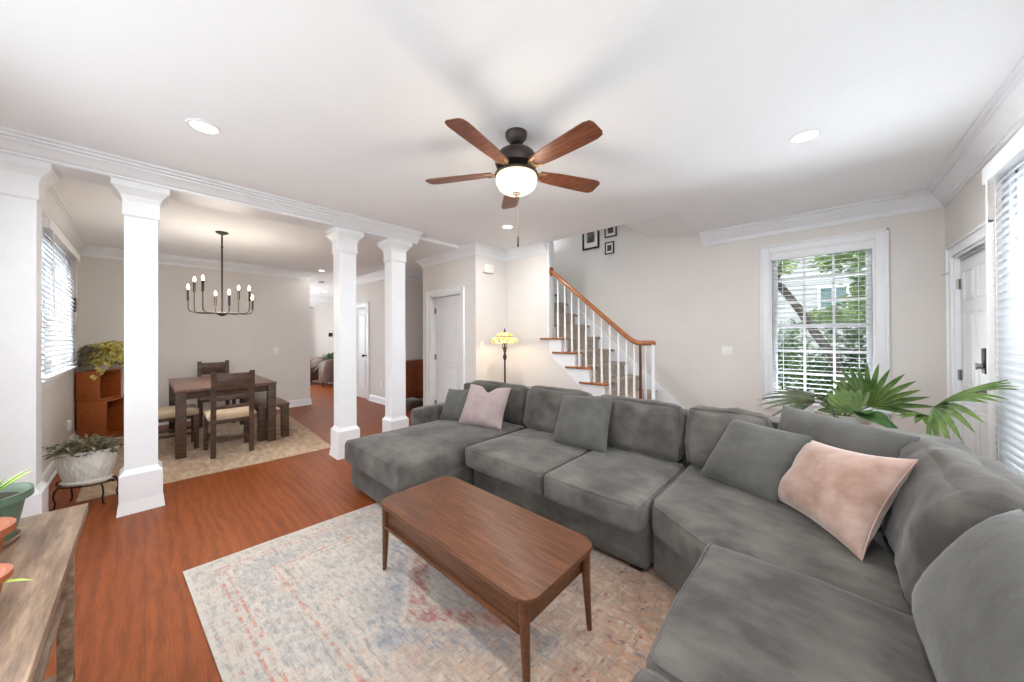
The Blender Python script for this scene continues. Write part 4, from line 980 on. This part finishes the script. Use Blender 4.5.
# ------------------------------------------------------------------ ceiling fan
M_lit_bronze = plain('lamplit_bronze', (168, 136, 100), .4, .3, var=.06)  # fan brackets: lamp glare put into a lighter metal colour
FX, FY = -1.525, 1.71
cf = thing('ceiling_fan', (FX, FY, HL), 'five-blade walnut ceiling fan with a lit frosted bowl', 'ceiling fan')
T = Matrix.Translation((FX, FY, 0))
mb = MB(); mb.lathe([(.001, 2.715), (.028, 2.715), (.04, 2.722), (.068, 2.755), (.074, 2.775), (.074, HL), (.001, HL)], T, 30); mb.build('canopy', M_bronze, cf)
mb = MB(); mb.cyl((FX, FY, 2.66), (FX, FY, 2.72), .0125); mb.lathe([(.014, 2.70), (.024, 2.698), (.026, 2.68), (.02, 2.672)], T, 18); mb.build('downrod', M_bronze, cf)
mb = MB(); mb.lathe([(.001, 2.684), (.045, 2.682), (.09, 2.672), (.122, 2.65), (.140, 2.618), (.145, 2.585), (.135, 2.562), (.10, 2.552), (.085, 2.54), (.09, 2.53), (.085, 2.52), (.001, 2.52)], T, 40); mb.build('motor_housing', M_bronze, cf)
mb = MB(); mb.lathe([(.075, 2.528), (.125, 2.524), (.145, 2.512), (.148, 2.50), (.001, 2.50)], T, 36); mb.build('light_fitter', M_bronze, cf)
mb = MB(); mb.lathe([(.134, 2.502), (.141, 2.483), (.139, 2.453), (.122, 2.420), (.09, 2.397), (.03, 2.383), (.001, 2.382)], T, 40, cap=False); mb.build('light_bowl', M_bowl, cf)
mb = MB(); mb.lathe([(.032, 2.384), (.03, 2.376), (.014, 2.370), (.012, 2.362), (.001, 2.357)], T, 18); mb.build('finial', M_bronze, cf)
mb = MB(); mb.cyl((FX-.02, FY+.035, 2.40), (FX-.02, FY+.035, 2.10), .0022, n=6); chn = mb.build('pull_chain', M_bronze, cf)
mb = MB(); mb.cyl((FX-.02, FY+.035, 2.03), (FX-.02, FY+.035, 2.10), .007, .005, 10); mb.build('chain_pendant', M_bronze, chn)
BL = .655
for k in range(5):
    a = rad(-6.6)+2*PI*k/5
    Mr = T @ Matrix.Rotation(a, 4, 'Z') @ Matrix.Translation((0, 0, 2.53)) @ Matrix.Rotation(rad(-12), 4, 'X')
    P = [(.17, -.048), (.30, -.060), (.52, -.070), (BL-.05, -.073), (BL-.012, -.062), (BL, -.04), (BL, .04), (BL-.012, .062), (BL-.05, .073), (.52, .070), (.30, .060), (.17, .048)]
    mb = MB(); mb.prism(P, -.004, .004, Mr, .0015, 1); b = mb.build('blade', M_blade, cf)
    mb = MB(); Q = [(.085, -.018), (.13, -.018), (.165, -.042), (.215, -.046), (.205, -.034), (.175, -.022), (.168, 0), (.175, .022), (.205, .034), (.215, .046), (.165, .042), (.13, .018), (.085, .018)]
    mb.prism(Q, -.011, -.0042, Mr); mb.build('blade_bracket', M_lit_bronze, b)
fd = bpy.data.lights.new('fan_glow', 'POINT'); fd.energy = 9; fd.color = (1, .86, .68); fd.shadow_soft_size = .12
fo = bpy.data.objects.new('fan_lamp', fd); COL.objects.link(fo); fo.location = (0, 0, -.50); fo.parent = cf

# ------------------------------------------------------------------ stained-glass floor lamp
LXX, LYY = -3.46, 3.60
fl = thing('floor_lamp', (LXX, LYY, 0), 'dark floor lamp with a lit amber stained-glass shade behind the sofa', 'floor lamp')
T = Matrix.Translation((LXX, LYY, 0))
mb = MB(); mb.lathe([(.001, 0), (.15, 0), (.152, .012), (.12, .03), (.05, .045), (.025, .07), (.02, .10), (.001, .1)], T, 30); mb.build('base', M_bronze, fl)
mb = MB(); mb.lathe([(.013, .09), (.013, 1.05), (.022, 1.07), (.030, 1.10), (.022, 1.13), (.014, 1.15), (.022, 1.19), (.026, 1.22), (.014, 1.26), (.012, 1.33)], T, 18); mb.build('pole', M_bronze, fl)
for sx in (-1, 1):
    mb = MB(); mb.tube([(LXX, LYY+sx*.015, 1.2), (LXX, LYY+sx*.05, 1.24), (LXX, LYY+sx*.04, 1.29), (LXX, LYY+sx*.012, 1.31)], .006, 8); mb.build('scroll', M_bronze, fl)
mb = MB(); mb.lathe([(.192, 1.305), (.198, 1.33), (.19, 1.36), (.165, 1.385), (.128, 1.40), (.132, 1.404), (.122, 1.425), (.085, 1.45), (.04, 1.462), (.012, 1.465)], T, 40, cap=False); sh = mb.build('lamp_shade', M_tiff, fl)
mb = MB(); mb.lathe([(.126, 1.398), (.135, 1.396), (.135, 1.404), (.128, 1.408)], T, 40, cap=False); mb.build('shade_band', M_bronze, sh)
mb = MB(); mb.lathe([(.001, 1.46), (.03, 1.462), (.02, 1.475), (.008, 1.485), (.012, 1.50), (.001, 1.525)], T, 16); mb.build('finial', M_bronze, fl)
ld = bpy.data.lights.new('lamp_glow', 'POINT'); ld.energy = 3; ld.color = (1, .84, .62); ld.shadow_soft_size = .04
lo_ = bpy.data.objects.new('lamp_bulb', ld); COL.objects.link(lo_); lo_.location = (0, 0, 1.355); lo_.parent = fl

# ------------------------------------------------------------------ palms behind the sofa
def fan_frond(root, name, stem, hub, aim, up, n, spread, length, width, mat, droop=.25, fold=.5):
    mb = MB(); mb.tube(stem, [.008]*(len(stem)-1)+[.005], 8); so_ = mb.build('stem', M_stem, root)
    aim = Vector(aim).normalized(); up = Vector(up); up = (up-aim*up.dot(aim)).normalized(); side = aim.cross(up); mb = MB()
    for k in range(n):
        t = rad(-spread/2+spread*k/(n-1)); d = aim*math.cos(t)+side*math.sin(t)+up*.08*math.cos(3*t)
        mb.leaf(hub, d, up, length*(.82+.18*math.cos(t))*random.uniform(.93, 1.04), width, droop=droop*random.uniform(.7, 1.3), fold=fold, n=7)
    mb.build(name, mat, so_, smooth=60)
random.seed(21)
PXX, PYY = .12, 4.2
pa = thing('potted_palm', (PXX, PYY, 0), 'fan palm in a white planter between the sofa corner and the garden window', 'potted palm')
mb = MB(); mb.lathe([(.001, 0), (.13, 0), (.175, .66), (.185, .67), (.185, .715), (.168, .715), (.16, .66), (.001, .65)], Matrix.Translation((PXX, PYY, 0)), 36); mb.build('planter', M_white_cer, pa)
mb = MB(); mb.lathe([(.001, .665), (.158, .668), (.16, .66)], Matrix.Translation((PXX, PYY, 0)), 24, cap=False); mb.build('soil', M_soil, pa)
B = Vector((PXX, PYY, .66))
H1 = Vector((.285, 4.15, .80))
fan_frond(pa, 'frond', [B, (.2, 4.2, .74), H1], H1, (.16, -.12, 1.0), (-.5, -1, .3), 15, 145, .42, .042, M_palm, .12)
H2 = Vector((-.06, 4.08, .80))
fan_frond(pa, 'frond', [B, (.03, 4.12, .80), H2], H2, (-1, .1, .42), (.2, -.5, 1), 15, 130, .44, .036, M_palmd, .38)
H3 = Vector((.03, 4.0, .80))
fan_frond(pa, 'frond', [B, (.08, 4.1, .78), H3], H3, (-.25, -.4, .5), (0, -.5, 1), 13, 150, .22, .032, M_palmd, .4)
H4 = Vector((.18, 3.95, .77))
fan_frond(pa, 'frond', [B, (.15, 4.08, .76), H4], H4, (-.5, .3, .8), (0, -1, .4), 9, 110, .24, .06, M_palm, .1)
mb = MB()
for d, l, wd in (((.35, -.4, .25), .26, .15), ((.1, -.5, .55), .26, .13), ((.7, -.2, .1), .24, .12)): mb.leaf((.22, 4.0, .74), d, (0, -.5, 1), l, wd, droop=.55, fold=.12, n=7)
mb.build('broad_leaves', M_broad, pa)
# second palm by the door, its frond arching over the sofa corner
QX, QY = .62, 3.66
pb = thing('potted_palm', (QX, QY, 0), 'fan palm with one green frond arching towards the right-hand blind, by the front door', 'potted palm')
mb = MB(); mb.lathe([(.001, 0), (.10, 0), (.135, .40), (.145, .41), (.145, .45), (.13, .45), (.122, .40), (.001, .39)], Matrix.Translation((QX, QY, 0)), 36); mb.build('planter', M_terra, pb)
mb = MB(); mb.lathe([(.001, .405), (.12, .408), (.122, .40)], Matrix.Translation((QX, QY, 0)), 24, cap=False); mb.build('soil', M_soil, pb)
H5 = Vector((.530, 3.50, .935))
fan_frond(pb, 'frond', [(QX, QY, .40), (QX-.06, QY-.04, .7), H5], H5, (.30, -.62, .36), (-.8, -.3, 1.0), 14, 118, .50, .038, M_palm, .30)
H6 = Vector((.50, 3.50, .875))
fan_frond(pb, 'frond', [(QX, QY, .40), (QX-.08, QY-.05, .66), H6], H6, (-.6, -.4, .05), (0, 0, 1), 8, 130, .14, .045, M_palm, .3)
mb = MB()
for d, l in (((.35, -.5, .55), .30), ((.15, -.3, .8), .30), ((.5, -.35, .45), .26), ((-.3, -.3, .7), .24), ((.3, -.7, .4), .34)): mb.leaf((QX, QY-.03, .44), d, (0, 0, 1), l, .11, droop=.2, fold=.15, n=7)
mb.build('broad_leaves', M_broad, pb)

# ------------------------------------------------------------------ hall cabinet, stool, far room
cb = thing('cabinet', (-6.25, 3.95, 0), 'red-brown wooden cabinet in the hall recess beside the white closet door', 'cabinet')
mb = MB(); mb.box(-6.43, -6.10, 3.50, 4.45, .13, .885, .004); mb.build('body', M_cab, cb)
mb = MB(); mb.box(-6.44, -6.085, 3.485, 4.465, .885, .91, .004); mb.build('top', M_cab, cb)
for a, b in ((3.515, 3.73), (3.745, 4.10), (4.115, 4.435)):
    mb = MB(); mb.box(-6.10, -6.085, a, b, .16, .87, .004); dr = mb.build('door', M_cab, cb)
    mb = MB(); mb.sphere((-6.075, b-.03, .55), .012); mb.build('knob', M_bronze, dr)
for x in (-6.40, -6.14):
    for y in (3.53, 4.40): mb = MB(); mb.cyl((x, y, 0), (x, y, .13), .014, .02, 12); mb.build('leg', M_dark, cb)
sl = thing('ottoman', (-5.83, 3.50, 0), 'low grey-topped ottoman on the floor in front of the hall cabinet', 'ottoman')
mb = MB(); cushion(mb, (-5.86, 3.47, .165), (.34, .30, .07), .025, (0, 0, .01), amp=.001, cuts=8); mb.build('cushion', M_gpil, sl, smooth=None)
mb = MB(); mb.box(-6.01, -5.71, 3.34, 3.60, .02, .132, .006); mb.build('base', M_dwood, sl)
def armchair(loc, rz, label):
    o = thing('armchair', loc, label, 'armchair', rz=rz); o['_local'] = 1     # faces +x
    mb = MB(); cushion(mb, (.02, 0, .36), (.62, .56, .15), .05, (0, 0, .02), amp=.002, cuts=10); mb.build('seat_cushion', M_leather, o, smooth=None)
    mb = MB(); mb.box(-.30, .32, -.34, .34, .13, .29, .03); mb.build('base', M_leather, o)
    # rounded barrel back that runs into the arms
    P = [(.30, -.36), (.02, -.38), (-.22, -.33), (-.34, -.18), (-.37, 0), (-.34, .18), (-.22, .33), (.02, .38), (.30, .36)]; hh = [.52, .56, .68, .77, .79, .77, .68, .56, .52]
    mb = MB(); rings = []
    for i, (p, h) in enumerate(zip(P, hh)):
        n_ = Vector((p[0]-.1, p[1], 0)).normalized(); c = Vector((p[0], p[1], 0)); t = .05
        prof = [(-t, .14), (t, .14), (t*1.1, h-.05), (t*.7, h-.01), (0, h), (-t*.7, h-.01), (-t*1.1, h-.05)]
        rings.append([mb.bm.verts.new(c+n_*a+Vector((0, 0, z))) for a, z in prof])
    for a, b in zip(rings, rings[1:]):
        for k in range(7): mb.bm.faces.new((a[k], a[(k+1) % 7], b[(k+1) % 7], b[k]))
    mb.bm.faces.new(rings[0]); mb.bm.faces.new(rings[-1][::-1])
    bmesh.ops.subdivide_edges(mb.bm, edges=mb.bm.edges[:], cuts=1, smooth=.6); mb.build('barrel_back', M_leather, o, smooth=60)
    for x in (-.24, .26):
        for y in (-.27, .27): mb = MB(); mb.cyl((x, y, 0), (x, y, .14), .014, .022, 10); mb.build('leg', M_dark, o)
armchair((-11.35, 3.36, 0), rad(-70), 'mauve leather armchair under the far window, farther of the two')
armchair((-10.35, 3.72, 0), rad(150), 'mauve leather armchair nearer the hall, in front of the potted fern')
fp = pot_thing('potted_fern', (-11.0, 3.78, 0), [(.001, 0), (.12, 0), (.17, .55), (.18, .60), (.16, .60), (.15, .54), (.001, .52)], M_white_cer, 'leafy pale green potted plant between the two far armchairs', soil_r=.15, soil_z=.55)
mb = MB(); random.seed(5)
for k in range(46):
    t = random.uniform(0, 2*PI); e = random.uniform(.15, 1.3)
    mb.leaf((.03*math.cos(t), .03*math.sin(t), .58), (math.cos(t)*math.cos(e), math.sin(t)*math.cos(e), math.sin(e)), (0, 0, 1), random.uniform(.45, .7), .08, droop=random.uniform(.2, .6), fold=.3, n=6)
mb.build('leaves', M_palmd, fp, smooth=60)
cu = thing('curtain', (-12.38, 2.95, 0), 'white full-length curtain in the far room beyond the hall', 'curtain')
mb = MB(); mb.grid(lambda u, v: Vector((-12.36+.025*math.sin(u*40), 2.2+1.45*u, .05+2.3*v)), 90, 2); mb.build('fabric', M_curtain, cu, smooth=60)
mb = MB(); mb.cyl((-12.36, 2.1, 2.37), (-12.36, 3.75, 2.37), .012); mb.build('rod', M_nickel, cu)

# ------------------------------------------------------------------ garden outside the back window
mb = MB(); mb.box(-16, 16, 5.6, 34, -.9, -.62); struct(mb.build('ground', M_lawn))
mb = MB(); mb.box(1.25, 16, -9, 5.6, -.9, -.625); mb.box(-16, 1.25, -9, -1.15, -.9, -.625); struct(mb.build('ground_paving', M_pave))
hs = thing('house', (0, 15.5, -.62), 'white clapboard house beyond the garden trees, seen through the window', 'house')
mb = MB(); z = -.62; HY = 15.5
while z < 8.0:
    a = [(-7, HY-.03, z), (7, HY-.03, z), (7, HY, z+.20), (-7, HY, z+.20)]; mb.quad(a); mb.quad([(-7, HY, z), (7, HY, z), (7, HY-.03, z), (-7, HY-.03, z)]); z += .20
mb.box(-7, 7, HY+.01, HY+4, -.62, 8.0); mb.build('wall', M_siding, hs)
for x0, x1, z0, z1 in ((-.04, .17, 2.1, 2.58), (.25, .44, 2.1, 2.58), (-2.6, -1.9, 2.0, 3.2), (1.6, 2.4, 2.0, 3.2)):
    k = HY/12; x0, x1 = x0*k, x1*k; z0, z1 = 1.42+(z0-1.42)*k, 1.42+(z1-1.42)*k
    mb = MB()
    for q in ((x0-.08, x0, z0-.08, z1+.08), (x1, x1+.08, z0-.08, z1+.08), (x0, x1, z1, z1+.08), (x0, x1, z0-.08, z0), ): mb.box(q[0], q[1], HY-.08, HY-.02, q[2], q[3])
    wf = mb.build('window', M_trim, hs)
    mb = MB(); mb.box(x0, x1, HY-.05, HY-.02, z0, z1); mb.build('pane', M_teal, wf)
def tree(loc, label, trunk, blobs, mat, n, ls, seed):
    o = thing('tree', loc, label, 'tree', 'garden trees' if False else None); random.seed(seed)
    for pts, rs in trunk: mb = MB(); mb.tube(pts, rs, 10); mb.build('trunk' if pts is trunk[0][0] else 'branch', M_bark, o)
    mb = MB()
    for (c, r, wgt) in blobs:
        for k in range(int(n*wgt)):
            while True:
                q = Vector((random.uniform(-1, 1), random.uniform(-1, 1), random.uniform(-1, 1)))
                if q.length < 1: break
            q = q*(.55+.45*q.length)
            p = Vector((c[0]+q.x*r[0], c[1]+q.y*r[1], c[2]+q.z*r[2])); a = random.uniform(0, 2*PI)
            mb.leaf(p, (math.cos(a), math.sin(a), random.uniform(-.6, .4)), (random.uniform(-.6, .6), random.uniform(-.6, .6), 1), ls*random.uniform(.7, 1.3), ls*.6, droop=.3, fold=.15, n=2)
    mb.build('foliage', mat, o, smooth=60)
tree((.55, 8.5, -.62), 'leaning dark-trunked tree right outside the garden window', [([(.42, 8.5, -.62), (.30, 8.5, .4), (.117, 8.5, 1.03), (-.112, 8.5, 1.43), (-.322, 8.5, 1.87), (-.68, 8.5, 2.47), (-1.3, 8.5, 3.3), (-1.7, 8.6, 4.3)], [.12, .10, .075, .07, .067, .063, .06, .04]),
      ([(-.68, 8.5, 2.47), (-.5, 8.4, 3.1), (-.2, 8.3, 3.8)], [.05, .035, .02])],
     [((.55, 8.2, 2.75), (.42, .5, .5), 1.0), ((-.62, 8.2, 2.75), (.26, .4, .22), .22), ((.1, 8.3, 2.75), (.25, .4, .2), .25), ((.62, 8.1, 2.0), (.42, .5, .5), 1.3), ((.05, 8.9, 1.75), (.35, .3, .22), .4), ((-.2, 8.4, 4.2), (1.8, 1.2, .9), .8)], M_tree, 620, .11, 31)
tree((.6, 10.2, -.62), 'dark green bush filling the lower right of the garden window', [([(.6, 10.2, -.62), (.6, 10.2, .3)], [.05, .03])],
     [((.62, 10.2, 1.5), (.75, .6, .75), 1.3), ((.2, 10.2, .45), (1.1, .6, .7), 1.8), ((-.6, 10.4, 1.2), (.45, .5, .6), .35)], M_treed, 900, .13, 32)
tree((-.9, 11.5, -.62), 'loose light green shrub low in the left of the garden window', [([(-.8, 11.5, -.62), (-.8, 11.5, .2)], [.04, .02])],
     [((-.8, 11.5, .9), (.6, .5, .75), .7), ((.1, 11.8, .2), (1.2, .5, .5), .6)], M_tree, 700, .12, 33)
